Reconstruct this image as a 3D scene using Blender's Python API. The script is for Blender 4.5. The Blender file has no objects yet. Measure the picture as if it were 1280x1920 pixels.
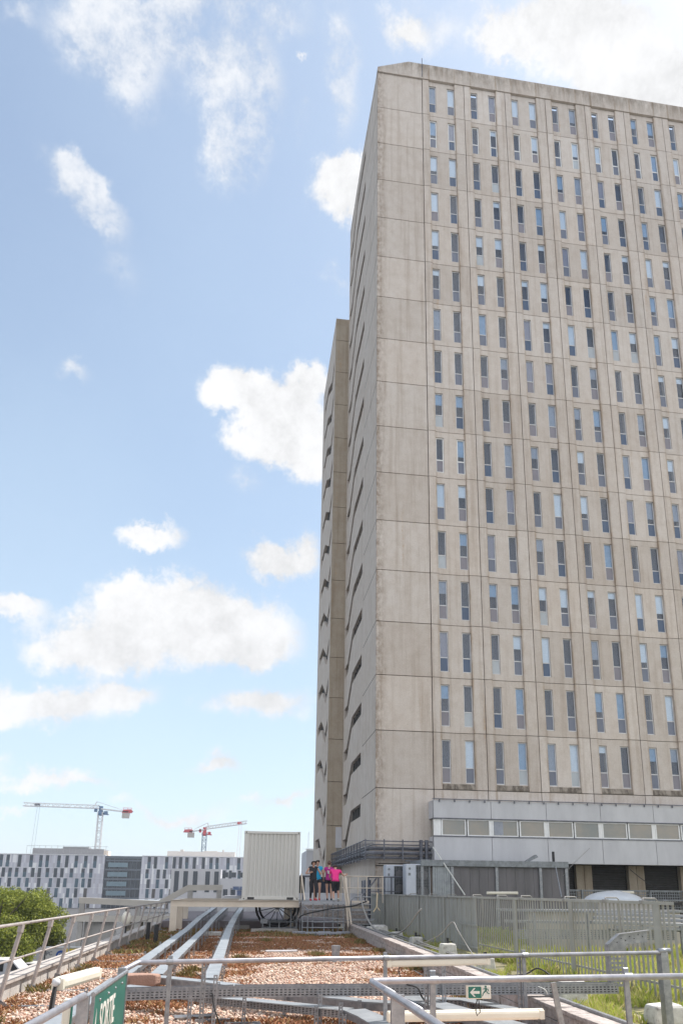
import bpy, bmesh, math, random
import numpy as np
from mathutils import Vector, Matrix
from mathutils.geometry import tessellate_polygon
R = math.radians
random.seed(7); rng = np.random.default_rng(7)
C = bpy.context.scene.collection
scene = bpy.context.scene

# ---------------------------------------------------------------- camera
EYE = Vector((0, 0, 1.75))
FPX, PPX, PPY = 1386.8, 668.4, 1312.1          # focal length and principal point of the shift lens, photo pixels
YAW, PITCH, ROLL = 0.141788, 0.253013, 0.0097148
def cam_axes():
    cy, sy, cp, sp = math.cos(YAW), math.sin(YAW), math.cos(PITCH), math.sin(PITCH)
    f = Vector((sy*cp, cy*cp, sp)); r = Vector((cy, -sy, 0)); u = r.cross(f)
    cr, sr = math.cos(ROLL), math.sin(ROLL)
    return cr*r + sr*u, -sr*r + cr*u, f
AR, AU, AF = cam_axes()
cd = bpy.data.cameras.new('camera'); cam = bpy.data.objects.new('camera', cd); C.objects.link(cam)
cam.matrix_world = Matrix(((AR.x, AU.x, -AF.x, EYE.x), (AR.y, AU.y, -AF.y, EYE.y), (AR.z, AU.z, -AF.z, EYE.z), (0, 0, 0, 1)))
cd.sensor_fit = 'VERTICAL'; cd.sensor_height = 36; cd.lens = 36*FPX/1920
cd.shift_x = (640-PPX)/1920; cd.shift_y = (PPY-960)/1920
cd.clip_start = 0.1; cd.clip_end = 5000
scene.camera = cam
def screen(p):                                    # photo pixel of a point, used only to rank repeats by size
    v = Vector(p)-EYE; w = v.dot(AF)
    return (PPX+FPX*v.dot(AR)/w, PPY-FPX*v.dot(AU)/w, w) if w > 0 else (-1, -1, 1e9)

# ---------------------------------------------------------------- light
SUN_EL, SUN_AZ = R(57), R(64.3)                   # azimuth from +Y towards +X: behind the tower, to the right
sl = bpy.data.lights.new('sun', 'SUN'); sl.energy = 3.7; sl.angle = R(0.5); sl.color = (1, .95, .88)
so = bpy.data.objects.new('sun', sl); C.objects.link(so)
sd = Vector((math.sin(SUN_AZ)*math.cos(SUN_EL), math.cos(SUN_AZ)*math.cos(SUN_EL), math.sin(SUN_EL)))
so.rotation_euler = (-sd).to_track_quat('-Z', 'Y').to_euler(); so.location = (0, 0, 90)
scene.view_settings.view_transform = 'Standard'; scene.view_settings.look = 'None'
scene.view_settings.exposure = 1.0; scene.view_settings.gamma = 1

world = bpy.data.worlds.new('World'); scene.world = world; world.use_nodes = True
wt = world.node_tree; wt.nodes.clear()
def N(t, typ, **kw):
    n = t.nodes.new(typ)
    for k, v in kw.items():
        if k.startswith('i_'): n.inputs[int(k[2:])].default_value = v
        else: setattr(n, k, v)
    return n
def build_world():
    t = wt; L = t.links.new
    def mth(op, a, b=None, clamp=False):
        n = N(t, 'ShaderNodeMath', operation=op); n.use_clamp = clamp
        for i, v in enumerate((a, b)):
            if v is None: continue
            if isinstance(v, (int, float)): n.inputs[i].default_value = v
            else: L(v, n.inputs[i])
        return n.outputs[0]
    def smooth(v, a, b):
        n = N(t, 'ShaderNodeMapRange', interpolation_type='SMOOTHSTEP'); L(v, n.inputs[0])
        n.inputs[1].default_value = a; n.inputs[2].default_value = b; return n.outputs[0]
    def noise(vec, scale, detail, rough, mapping=None):
        n = N(t, 'ShaderNodeTexNoise'); n.inputs['Scale'].default_value = scale
        n.inputs['Detail'].default_value = detail; n.inputs['Roughness'].default_value = rough
        L(vec, n.inputs['Vector']); return n
    tc = N(t, 'ShaderNodeTexCoord')
    sky = N(t, 'ShaderNodeTexSky', sky_type='NISHITA'); sky.sun_disc = False
    sky.sun_elevation = SUN_EL; sky.sun_rotation = SUN_AZ
    sky.air_density = 1.0; sky.dust_density = 1.0; sky.ozone_density = 0.7
    sep = N(t, 'ShaderNodeSeparateXYZ'); nv = N(t, 'ShaderNodeVectorMath', operation='NORMALIZE')
    L(tc.outputs['Generated'], nv.inputs[0]); L(nv.outputs[0], sep.inputs[0])
    x, y, z = sep.outputs
    az = mth('ARCTAN2', x, y); el = mth('ARCSINE', z)
    n1 = noise(nv.outputs[0], 6.0, 10, .66); n2 = noise(nv.outputs[0], 20.0, 9, .70); n3 = noise(nv.outputs[0], 2.2, 6, .55)
    # wind-torn streaks: warp the lookup before placing the clouds
    cmb = N(t, 'ShaderNodeCombineXYZ'); L(az, cmb.inputs[0]); L(el, cmb.inputs[1])
    def warped(node, amt):
        s1 = N(t, 'ShaderNodeVectorMath', operation='SUBTRACT'); L(node.outputs['Color'], s1.inputs[0]); s1.inputs[1].default_value = (.5, .5, .5)
        s2 = N(t, 'ShaderNodeVectorMath', operation='SCALE'); L(s1.outputs[0], s2.inputs[0]); s2.inputs['Scale'].default_value = amt
        return s2.outputs[0]
    a1 = N(t, 'ShaderNodeVectorMath', operation='ADD'); L(cmb.outputs[0], a1.inputs[0]); L(warped(n1, .13), a1.inputs[1])
    a2 = N(t, 'ShaderNodeVectorMath', operation='ADD'); L(a1.outputs[0], a2.inputs[0]); L(warped(n2, .055), a2.inputs[1])
    pos = a2.outputs[0]
    def field(lst):
        acc = None
        for (ca, ce, ra, re, rot, w) in lst:
            m = N(t, 'ShaderNodeMapping', vector_type='TEXTURE')
            m.inputs['Location'].default_value = (ca, ce, 0); m.inputs['Rotation'].default_value = (0, 0, rot)
            m.inputs['Scale'].default_value = (ra, re, 1); L(pos, m.inputs['Vector'])
            g = N(t, 'ShaderNodeTexGradient', gradient_type='QUADRATIC_SPHERE'); L(m.outputs[0], g.inputs[0])
            v = mth('MULTIPLY', g.outputs['Fac'], w)
            acc = v if acc is None else mth('ADD', acc, v)
        return acc
    puff = field(PUFFS); wisp = field(WISPS)
    # heaped clouds
    e1 = mth('ADD', puff, mth('MULTIPLY', mth('SUBTRACT', n1.outputs[0], .5), .95))
    e1 = mth('ADD', e1, mth('MULTIPLY', mth('SUBTRACT', n2.outputs[0], .5), .75))
    gate = smooth(puff, 0.01, .12)
    dense = mth('MULTIPLY', smooth(e1, .03, .60), gate)
    # thin torn clouds
    e2 = mth('MULTIPLY', smooth(wisp, .0, .6), smooth(mth('ADD', mth('MULTIPLY', n1.outputs[0], .5), mth('MULTIPLY', n2.outputs[0], .5)), .40, .60))
    # unseen clouds behind the camera and overhead, added to raise the ambient light
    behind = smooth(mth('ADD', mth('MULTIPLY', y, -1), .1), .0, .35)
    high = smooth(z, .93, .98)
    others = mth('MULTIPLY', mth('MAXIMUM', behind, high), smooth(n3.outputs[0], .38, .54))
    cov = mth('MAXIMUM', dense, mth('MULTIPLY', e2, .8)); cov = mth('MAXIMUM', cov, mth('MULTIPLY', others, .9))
    # brightness inside the clouds
    shade = mth('ADD', .80, mth('MULTIPLY', smooth(mth('ADD', mth('MULTIPLY', n1.outputs[0], .6), mth('MULTIPLY', n2.outputs[0], .4)), .38, .60), .22))
    bg_sky = N(t, 'ShaderNodeMixRGB', blend_type='MIX')
    # thin veil of milky air
    el_v = smooth(z, .85, -.02); 
    tosun = N(t, 'ShaderNodeVectorMath', operation='DOT_PRODUCT'); L(nv.outputs[0], tosun.inputs[0]); tosun.inputs[1].default_value = tuple(sd)
    veil = mth('ADD', VEIL[0], mth('ADD', mth('MULTIPLY', el_v, VEIL[1]), mth('MULTIPLY', smooth(tosun.outputs['Value'], .55, .98), VEIL[2])), True)
    veil = mth('ADD', veil, mth('MULTIPLY', mth('SUBTRACT', n3.outputs[0], .5), .3), True)
    sk = N(t, 'ShaderNodeVectorMath', operation='SCALE'); L(sky.outputs[0], sk.inputs[0]); sk.inputs['Scale'].default_value = SKY_S
    mv = N(t, 'ShaderNodeMixRGB'); L(veil, mv.inputs[0]); L(sk.outputs[0], mv.inputs[1]); mv.inputs[2].default_value = (*VEIL_C, 1)
    shade = mth('MULTIPLY', shade, mth('ADD', 1.0, mth('MULTIPLY', behind, .55)))        # unseen clouds behind the camera, made brighter to fill the shaded tower
    cc = N(t, 'ShaderNodeVectorMath', operation='SCALE'); cc.inputs[0].default_value = CLOUD_C; L(shade, cc.inputs['Scale'])
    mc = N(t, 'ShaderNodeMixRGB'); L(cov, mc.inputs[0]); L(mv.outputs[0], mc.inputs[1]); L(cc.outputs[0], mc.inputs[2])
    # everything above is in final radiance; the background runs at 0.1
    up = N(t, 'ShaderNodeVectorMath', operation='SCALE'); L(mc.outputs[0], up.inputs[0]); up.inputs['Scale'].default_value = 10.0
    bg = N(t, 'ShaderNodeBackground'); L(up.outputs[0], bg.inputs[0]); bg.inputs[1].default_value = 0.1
    out = N(t, 'ShaderNodeOutputWorld'); L(bg.outputs[0], out.inputs[0])
SKY_S = 0.092; VEIL = (.20, .45, .18); VEIL_C = (.40, .495, .565); CLOUD_C = (.50, .503, .51)
PUFFS = [(0.5433, 0.9381, 0.1973, 0.0665, -0.3463, 2.2), (0.4071, 0.972, 0.1064, 0.0328, -0.1487, 1.5), (0.6374, 0.8824, 0.1148, 0.0486, -0.2888, 1.8), (0.1167, 0.8568, 0.086, 0.0427, -0.0036, 1.8), (0.1619, 0.8644, 0.0635, 0.0397, -0.0205, 1.5), (-0.0425, 0.6317, 0.0735, 0.0436, 0.0782, 1.8), (0.0321, 0.6094, 0.0904, 0.071, 0.0378, 2.2), (0.0825, 0.5734, 0.0733, 0.0662, 0.0181, 2), (-0.0061, 0.5685, 0.0725, 0.0392, 0.0588, 1.2), (0.0715, 0.6549, 0.0585, 0.0309, 0.027, 1.3), (-0.1436, 0.4541, 0.0596, 0.0294, 0.2381, 1.6), (0.0166, 0.4322, 0.0927, 0.0385, -0.1187, 1.2), (0.0627, 0.4449, 0.0391, 0.0419, 0.0318, 0.8), (-0.0946, 0.3474, 0.191, 0.0827, 0.0553, 2.3), (-0.0017, 0.3363, 0.1053, 0.0642, -0.1282, 1.8), (-0.2073, 0.3083, 0.1188, 0.0503, 0.0971, 1.7), (-0.1434, 0.3704, 0.0727, 0.0426, 0.0955, 1.4), (-0.3088, 0.3346, 0.0612, 0.0274, 0.0592, 1.2), (-0.2577, 0.2248, 0.1469, 0.0441, 0.1586, 1.5), (-0.1817, 0.2526, 0.09, 0.0343, 0.0798, 1.1), (0.0027, 0.2437, 0.1404, 0.0428, 0.0257, 1.0), (-0.2348, 0.1284, 0.1108, 0.0224, -0.0019, 0.85), (-0.0505, 0.1633, 0.0639, 0.0239, 0.0358, 0.85), (-0.095, 0.1025, 0.1392, 0.0233, 0.0272, 0.7), (0.0366, 0.1202, 0.1076, 0.0225, 0.0157, 0.7), (-0.3015, 0.1481, 0.0302, 0.013, 0.0775, 0.5), (-0.2795, 0.088, 0.0549, 0.0129, 0.0473, 0.4), (0.2285, 0.986, 0.0956, 0.0369, -0.0583, 0.9)]
WISPS = [(-0.0632, 0.8976, 0.0825, 0.0613, 0.4759, 2.6), (-0.2704, 0.9448, 0.1326, 0.07, -0.0929, 1.9), (-0.2901, 0.7918, 0.0967, 0.039, -0.383, 2.2), (-0.1711, 0.9751, 0.1483, 0.0365, 0.1164, 1.3), (-0.0834, 0.9459, 0.1166, 0.0635, -0.1755, 1.5), (0.1041, 0.95, 0.0523, 0.0861, 0.0098, 1.3), (0.0325, 0.9556, 0.0208, 0.0084, 0.051, 1.0), (-0.2816, 0.6318, 0.0384, 0.0195, -0.0779, 0.9), (0.1015, 0.7713, 0.0437, 0.022, 0.0153, 0.5), (0.0313, 0.9122, 0.0278, 0.0322, 0.0516, 0.5), (-0.027, 0.521, 0.0473, 0.0267, 0.0714, 0.5), (-0.4047, 0.9271, 0.0613, 0.0199, 0.2703, 0.4), (0.2769, 0.9917, 0.1499, 0.0406, -0.0939, 0.7), (-0.0138, 0.9891, 0.116, 0.0324, 0.0488, 0.7), (-0.2296, 0.7344, 0.0821, 0.0394, -0.363, 0.35)]
build_world()

# ---------------------------------------------------------------- helpers
ORG = {}
def props(o, label=None, cat=None, group=None, kind=None):
    if label: o['label'] = label
    if cat: o['category'] = cat
    if group: o['group'] = group
    if kind: o['kind'] = kind
    return o
def thing(name, label, cat, loc=(0, 0, 0), group=None):
    o = bpy.data.objects.new(name, None); C.objects.link(o); o.location = loc; o.empty_display_size = .2
    ORG[o.name] = Vector(loc); return props(o, label, cat, group)
class MB:
    def __init__(s): s.v = []; s.f = []; s.m = []
    def add(s, vs, fs, mi=0):
        b = len(s.v); s.v += [tuple(p) for p in vs]; s.f += [tuple(b+i for i in f) for f in fs]; s.m += [mi]*len(fs); return s
    def box(s, x0, x1, y0, y1, z0, z1, mi=0):
        return s.add([(x0,y0,z0),(x1,y0,z0),(x1,y1,z0),(x0,y1,z0),(x0,y0,z1),(x1,y0,z1),(x1,y1,z1),(x0,y1,z1)],
              [(0,3,2,1),(4,5,6,7),(0,1,5,4),(1,2,6,5),(2,3,7,6),(3,0,4,7)], mi)
    def bar(s, p, q, w, h=None, up=(0, 0, 1), mi=0):
        p, q = Vector(p), Vector(q); h = h or w; d = (q-p).normalized(); up = Vector(up)
        if abs(d.dot(up)) > .99: up = Vector((0, 1, 0))
        a = d.cross(up).normalized()*w/2; b = a.cross(d).normalized()*h/2
        vs = [p-a-b, p+a-b, p+a+b, p-a+b, q-a-b, q+a-b, q+a+b, q-a+b]
        return s.add(vs, [(0,3,2,1),(4,5,6,7),(0,1,5,4),(1,2,6,5),(2,3,7,6),(3,0,4,7)], mi)
    def tube(s, pts, r, n=8, mi=0, caps=True):
        pts = [Vector(p) for p in pts]; rs = r if isinstance(r, (list, tuple)) else [r]*len(pts); rings = []; b0 = len(s.v); prev = None
        for i, p in enumerate(pts):
            d = (pts[min(i+1, len(pts)-1)]-pts[max(i-1, 0)]).normalized()
            if prev is None: a = d.cross(Vector((0, 0, 1))) if abs(d.z) < .95 else d.cross(Vector((0, 1, 0)))
            else: a = prev-d*prev.dot(d)
            a.normalize(); prev = a; b = d.cross(a)
            s.v += [tuple(p+(a*math.cos(2*math.pi*k/n)+b*math.sin(2*math.pi*k/n))*rs[i]) for k in range(n)]
        for i in range(len(pts)-1):
            for k in range(n):
                s.f.append((b0+i*n+k, b0+i*n+(k+1) % n, b0+(i+1)*n+(k+1) % n, b0+(i+1)*n+k)); s.m.append(mi)
        if caps:
            s.f.append(tuple(b0+k for k in reversed(range(n)))); s.m.append(mi)
            s.f.append(tuple(b0+(len(pts)-1)*n+k for k in range(n))); s.m.append(mi)
        return s
    def prism(s, poly, axis, a, b, holes=(), mi=0):     # 2-d outline (u,v) pushed along an axis from a to b
        def P(u, v, w): return {'x': (w, u, v), 'y': (u, w, v), 'z': (u, v, w)}[axis]
        loops = [list(poly)]+[list(h) for h in holes]; flat = [p for l in loops for p in l]; n = len(flat)
        tris = tessellate_polygon([[Vector((p[0], p[1], 0)) for p in l] for l in loops])
        vs = [P(u, v, a) for u, v in flat]+[P(u, v, b) for u, v in flat]
        fs = [tuple(t) for t in tris]+[tuple(n+i for i in reversed(t)) for t in tris]
        k = 0
        for l in loops:
            m = len(l)
            for i in range(m): j = (i+1) % m; fs.append((k+i, k+j, n+k+j, n+k+i))
            k += m
        return s.add(vs, fs, mi)
    def ball(s, c, r, nu=12, nv=8, mi=0):
        c = Vector(c); r = Vector(r) if not isinstance(r, (int, float)) else Vector((r, r, r)); vs = []; fs = []
        for j in range(1, nv):
            t = math.pi*j/nv
            for i in range(nu): a = 2*math.pi*i/nu; vs.append((c.x+r.x*math.sin(t)*math.cos(a), c.y+r.y*math.sin(t)*math.sin(a), c.z+r.z*math.cos(t)))
        top = len(vs); vs += [(c.x, c.y, c.z+r.z), (c.x, c.y, c.z-r.z)]
        for j in range(nv-2):
            for i in range(nu): fs.append((j*nu+i, j*nu+(i+1) % nu, (j+1)*nu+(i+1) % nu, (j+1)*nu+i))
        for i in range(nu): fs.append((top, (i+1) % nu, i)); fs.append((top+1, (nv-2)*nu+i, (nv-2)*nu+(i+1) % nu))
        return s.add(vs, fs, mi)
    def mesh(s, name, mats, org=(0, 0, 0), smooth=False):
        me = bpy.data.meshes.new(name); o = Vector(org)
        me.from_pydata([(v[0]-o.x, v[1]-o.y, v[2]-o.z) for v in s.v], [], s.f)
        for m in (mats if isinstance(mats, (list, tuple)) else [mats]): me.materials.append(m)
        me.polygons.foreach_set('material_index', s.m)
        bm = bmesh.new(); bm.from_mesh(me); bmesh.ops.recalc_face_normals(bm, faces=bm.faces); bm.to_mesh(me); bm.free()
        if smooth: me.polygons.foreach_set('use_smooth', [True]*len(me.polygons))
        return me
def root_org(o):
    while o.parent: o = o.parent
    return ORG.get(o.name, Vector((0, 0, 0)))
def put(name, mb, mats, parent=None, smooth=False, loc=None, bevel=0, **kw):
    if parent is not None: org = root_org(parent)
    else: org = Vector(loc) if loc else Vector((0, 0, 0))
    o = bpy.data.objects.new(name, mb.mesh(name, mats, org, smooth)); C.objects.link(o)
    if parent is None: o.location = org; ORG[o.name] = org
    else: o.parent = parent
    if bevel:
        b = o.modifiers.new('bevel', 'BEVEL'); b.width = bevel; b.segments = 2; b.limit_method = 'ANGLE'
    return props(o, **kw)
def inst(name, me, loc, parent):
    o = bpy.data.objects.new(name, me); C.objects.link(o)
    o.location = Vector(loc)-root_org(parent) if not parent.parent else loc
    o.parent = parent; return o
def copy_tree(o, parent=None):
    c = o.copy(); C.objects.link(c); c.parent = parent
    if o.name in ORG: ORG[c.name] = ORG[o.name].copy()
    for ch in [k for k in bpy.data.objects if k.parent == o]: copy_tree(ch, c)
    return c

# ---------------------------------------------------------------- materials
def M(name, c1, c2=None, rough=.7, metal=0, scale=3, stretch=(1, 1, 1), bump=0, bscale=40, lo=.35, hi=.65, spec=.5, fine=.0, dirt=None):
    m = bpy.data.materials.new(name); m.use_nodes = True; t = m.node_tree; L = t.links.new
    b = t.nodes['Principled BSDF']; b.inputs['Roughness'].default_value = rough; b.inputs['Metallic'].default_value = metal
    b.inputs['Specular IOR Level'].default_value = spec
    c2 = c2 or tuple(v*.82 for v in c1)
    g = N(t, 'ShaderNodeNewGeometry'); mp = N(t, 'ShaderNodeMapping'); L(g.outputs['Position'], mp.inputs[0]); mp.inputs['Scale'].default_value = stretch
    n = N(t, 'ShaderNodeTexNoise'); n.inputs['Scale'].default_value = scale; n.inputs['Detail'].default_value = 8; n.inputs['Roughness'].default_value = .65; L(mp.outputs[0], n.inputs['Vector'])
    r = N(t, 'ShaderNodeMapRange'); L(n.outputs[0], r.inputs[0]); r.inputs[1].default_value = lo; r.inputs[2].default_value = hi
    x = N(t, 'ShaderNodeMixRGB'); L(r.outputs[0], x.inputs[0]); x.inputs[1].default_value = (*c1, 1); x.inputs[2].default_value = (*c2, 1)
    col = x.outputs[0]
    if dirt:
        n2 = N(t, 'ShaderNodeTexNoise'); n2.inputs['Scale'].default_value = dirt[1]; n2.inputs['Detail'].default_value = 10; n2.inputs['Roughness'].default_value = .7; L(mp.outputs[0], n2.inputs['Vector'])
        r2 = N(t, 'ShaderNodeMapRange'); L(n2.outputs[0], r2.inputs[0]); r2.inputs[1].default_value = dirt[2]; r2.inputs[2].default_value = dirt[2]+.12
        x2 = N(t, 'ShaderNodeMixRGB'); L(r2.outputs[0], x2.inputs[0]); L(col, x2.inputs[1]); x2.inputs[2].default_value = (*dirt[0], 1); col = x2.outputs[0]
    L(col, b.inputs['Base Color'])
    if bump:
        nb = N(t, 'ShaderNodeTexNoise'); nb.inputs['Scale'].default_value = bscale; nb.inputs['Detail'].default_value = 6; L(g.outputs['Position'], nb.inputs['Vector'])
        bp = N(t, 'ShaderNodeBump'); bp.inputs['Strength'].default_value = bump; bp.inputs['Distance'].default_value = .02
        L(nb.outputs[0], bp.inputs['Height']); L(bp.outputs[0], b.inputs['Normal'])
    return m
def tower_concrete(name, base, warm, cell=True, x0=10.08, px=3.125):
    m = bpy.data.materials.new(name); m.use_nodes = True; t = m.node_tree; L = t.links.new
    b = t.nodes['Principled BSDF']; b.inputs['Roughness'].default_value = .85; b.inputs['Specular IOR Level'].default_value = .25
    g = N(t, 'ShaderNodeNewGeometry'); s = N(t, 'ShaderNodeSeparateXYZ'); L(g.outputs['Position'], s.inputs[0])
    def mth(op, a, c=None, clamp=False):
        n = N(t, 'ShaderNodeMath', operation=op); n.use_clamp = clamp
        for i, v in enumerate((a, c)):
            if v is None: continue
            if isinstance(v, (int, float)): n.inputs[i].default_value = v
            else: L(v, n.inputs[i])
        return n.outputs[0]
    def noise(scale, stretch=(1, 1, 1), det=8, rough=.6):
        mp = N(t, 'ShaderNodeMapping'); mp.inputs['Scale'].default_value = stretch; L(g.outputs['Position'], mp.inputs[0])
        n = N(t, 'ShaderNodeTexNoise'); n.inputs['Scale'].default_value = scale; n.inputs['Detail'].default_value = det; n.inputs['Roughness'].default_value = rough
        L(mp.outputs[0], n.inputs['Vector']); return n.outputs[0]
    def rng_(v, a, c):
        n = N(t, 'ShaderNodeMapRange'); L(v, n.inputs[0]); n.inputs[1].default_value = a; n.inputs[2].default_value = c; return n.outputs[0]
    cx = mth('FLOOR', mth('DIVIDE', mth('SUBTRACT', s.outputs[0], x0), px)); cz = mth('FLOOR', mth('DIVIDE', mth('SUBTRACT', s.outputs[2], 7.26), 3.25))
    cm = N(t, 'ShaderNodeCombineXYZ'); L(cx, cm.inputs[0]); L(cz, cm.inputs[1])
    wn = N(t, 'ShaderNodeTexWhiteNoise', noise_dimensions='3D'); L(cm.outputs[0], wn.inputs[0])
    tone = mth('ADD', mth('MULTIPLY', wn.outputs[0], .5 if cell else 0), mth('MULTIPLY', noise(.35), .9))
    x = N(t, 'ShaderNodeMixRGB'); L(rng_(tone, .35, 1.0), x.inputs[0]); x.inputs[1].default_value = (*base, 1); x.inputs[2].default_value = (*warm, 1)
    col = x.outputs[0]
    def mul(fac, c):
        nonlocal col
        k = N(t, 'ShaderNodeMixRGB', blend_type='MULTIPLY'); L(fac, k.inputs[0]); L(col, k.inputs[1]); k.inputs[2].default_value = (*c, 1); col = k.outputs[0]
    wn2 = N(t, 'ShaderNodeTexWhiteNoise', noise_dimensions='3D'); a_ = N(t, 'ShaderNodeVectorMath', operation='ADD'); L(cm.outputs[0], a_.inputs[0]); a_.inputs[1].default_value = (3.3, 7.7, 1.1); L(a_.outputs[0], wn2.inputs[0])
    if cell: mul(wn2.outputs[0], (.86, .855, .85))
    mul(rng_(noise(1.6, (1, 1, .8), 10, .7), .42, .72), (.86, .83, .80))           # blotches
    mul(rng_(noise(2.2, (1.6, 1.6, .06), 8, .6), .5, .74), (.78, .74, .70))           # run-off streaks
    if cell:                                              # dirt gathered along the edges of the pilaster strips
        fr = mth('FRACT', mth('DIVIDE', mth('SUBTRACT', s.outputs[0], x0), px))
        for c0 in (.158, .778): mul(mth('MULTIPLY', mth('MULTIPLY', rng_(mth('ABSOLUTE', mth('SUBTRACT', fr, c0)), .035, .004), rng_(noise(2.5, (1, 1, .25), 8, .7), .38, .62)), mth('GREATER_THAN', s.outputs[0], x0-.02)), (.70, .62, .53))
    mul(rng_(noise(.9, (1, 1, 1.3), 9, .75), .64, .70), (.84, .81, .78))           # patches
    mul(rng_(noise(14, (1, 1, 1), 6, .7), .38, .75), (.84, .83, .82))                # grain
    top = mth('MULTIPLY', rng_(s.outputs[2], 59.0, 60.4), rng_(noise(3, (1, 1, .25), 8, .7), .35, .6)); mul(top, (.55, .53, .5))
    ed = mth('MULTIPLY', mth('MULTIPLY', rng_(s.outputs[0], 7.55, 6.83), rng_(noise(4, (1, 1, .6), 10, .75), .40, .60)), mth('LESS_THAN', s.outputs[1], 40.2))
    mul(ed, (.52, .46, .41))
    rust = mth('MULTIPLY', rng_(noise(1.1, (2.2, 2.2, .12), 6, .6), .63, .72), rng_(noise(5), .45, .6)); k = N(t, 'ShaderNodeMixRGB'); L(mth('MULTIPLY', rust, .55), k.inputs[0]); L(col, k.inputs[1]); k.inputs[2].default_value = (.42, .27, .15, 1); col = k.outputs[0]
    L(col, b.inputs['Base Color'])
    bp = N(t, 'ShaderNodeBump'); bp.inputs['Strength'].default_value = .35; bp.inputs['Distance'].default_value = .03; L(noise(9, (1, 1, 1), 10, .7), bp.inputs['Height']); L(bp.outputs[0], b.inputs['Normal'])
    return m
def glassy(name, col, rough=.12, spec=.4, c2=None):
    m = M(name, col, c2 or tuple(v*.8 for v in col), rough=rough, scale=.6, spec=spec, lo=.3, hi=.7); return m
def see_through(name, tint, fac=.35):
    m = bpy.data.materials.new(name); m.use_nodes = True; t = m.node_tree; t.nodes.clear(); L = t.links.new
    tr = N(t, 'ShaderNodeBsdfTransparent'); tr.inputs[0].default_value = (*tint, 1)
    gl = N(t, 'ShaderNodeBsdfGlossy'); gl.inputs['Roughness'].default_value = .03; gl.inputs[0].default_value = (.9, .93, 1, 1)
    fr = N(t, 'ShaderNodeLayerWeight'); pw = N(t, 'ShaderNodeMath', operation='POWER'); L(fr.outputs['Facing'], pw.inputs[0]); pw.inputs[1].default_value = 4
    ad = N(t, 'ShaderNodeMath', operation='MULTIPLY_ADD'); L(pw.outputs[0], ad.inputs[0]); ad.inputs[1].default_value = .7; ad.inputs[2].default_value = fac*.09
    mx = N(t, 'ShaderNodeMixShader'); L(ad.outputs[0], mx.inputs[0]); L(tr.outputs[0], mx.inputs[1]); L(gl.outputs[0], mx.inputs[2])
    o = N(t, 'ShaderNodeOutputMaterial'); L(mx.outputs[0], o.inputs[0]); return m
def island(name, cols, rough=.8, translucent=0, spec=.3):
    m = bpy.data.materials.new(name); m.use_nodes = True; t = m.node_tree; L = t.links.new; b = t.nodes['Principled BSDF']
    b.inputs['Roughness'].default_value = rough; b.inputs['Specular IOR Level'].default_value = spec
    g = N(t, 'ShaderNodeNewGeometry'); r = N(t, 'ShaderNodeValToRGB'); L(g.outputs['Random Per Island'], r.inputs[0])
    e = r.color_ramp.elements
    while len(e) < len(cols): e.new(.5)
    for i, c in enumerate(cols): e[i].position = i/(len(cols)-1); e[i].color = (*c, 1)
    L(r.outputs[0], b.inputs['Base Color'])
    if translucent:
        tl = N(t, 'ShaderNodeBsdfTranslucent'); L(r.outputs[0], tl.inputs[0]); mx = N(t, 'ShaderNodeMixShader'); mx.inputs[0].default_value = translucent
        L(b.outputs[0], mx.inputs[1]); L(tl.outputs[0], mx.inputs[2]); L(mx.outputs[0], t.nodes['Material Output'].inputs[0])
    return m
def gravel_mat():
    m = bpy.data.materials.new('gravel'); m.use_nodes = True; t = m.node_tree; L = t.links.new; b = t.nodes['Principled BSDF']; b.inputs['Roughness'].default_value = .9
    g = N(t, 'ShaderNodeNewGeometry'); v = N(t, 'ShaderNodeTexVoronoi'); v.inputs['Scale'].default_value = 19; L(g.outputs['Position'], v.inputs['Vector'])
    r = N(t, 'ShaderNodeValToRGB'); s = N(t, 'ShaderNodeSeparateXYZ'); L(v.outputs['Color'], s.inputs[0]); L(s.outputs[0], r.inputs[0])
    e = r.color_ramp.elements
    while len(e) < 5: e.new(.5)
    for i, (p, c) in enumerate([(0, (.30, .17, .11)), (.25, (.52, .36, .26)), (.5, (.66, .53, .42)), (.8, (.72, .60, .49)), (1, (.45, .24, .16))]): e[i].position = p; e[i].color = (*c, 1)
    n = N(t, 'ShaderNodeTexNoise'); n.inputs['Scale'].default_value = .7; n.inputs['Detail'].default_value = 8; n.inputs['Roughness'].default_value = .7; L(g.outputs['Position'], n.inputs['Vector'])
    q = N(t, 'ShaderNodeMapRange'); L(n.outputs[0], q.inputs[0]); q.inputs[1].default_value = .48; q.inputs[2].default_value = .60
    x = N(t, 'ShaderNodeMixRGB'); L(q.outputs[0], x.inputs[0]); L(r.outputs[0], x.inputs[1]); x.inputs[2].default_value = (.26, .12, .06, 1)
    L(x.outputs[0], b.inputs['Base Color'])
    bp = N(t, 'ShaderNodeBump'); bp.inputs['Strength'].default_value = 1; bp.inputs['Distance'].default_value = .03; bp.invert = True; L(v.outputs['Distance'], bp.inputs['Height']); L(bp.outputs[0], b.inputs['Normal'])
    return m
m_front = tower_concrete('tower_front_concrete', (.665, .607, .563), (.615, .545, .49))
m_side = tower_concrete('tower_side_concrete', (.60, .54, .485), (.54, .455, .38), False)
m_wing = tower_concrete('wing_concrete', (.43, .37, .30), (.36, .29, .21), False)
m_joint = M('joint_dark', (.05, .045, .04), rough=1)
m_dark = M('dark_interior', (.03, .045, .08), (.02, .025, .045), rough=.8, scale=.5)
m_alu = M('aluminium_frame', (.66, .66, .68), (.52, .52, .54), rough=.5, metal=.0, scale=2)
m_white_frame = M('white_frame', (.8, .8, .8), (.7, .7, .7), rough=.4)
m_pane = see_through('window_glass', (.90, .94, .98), .6)
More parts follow.
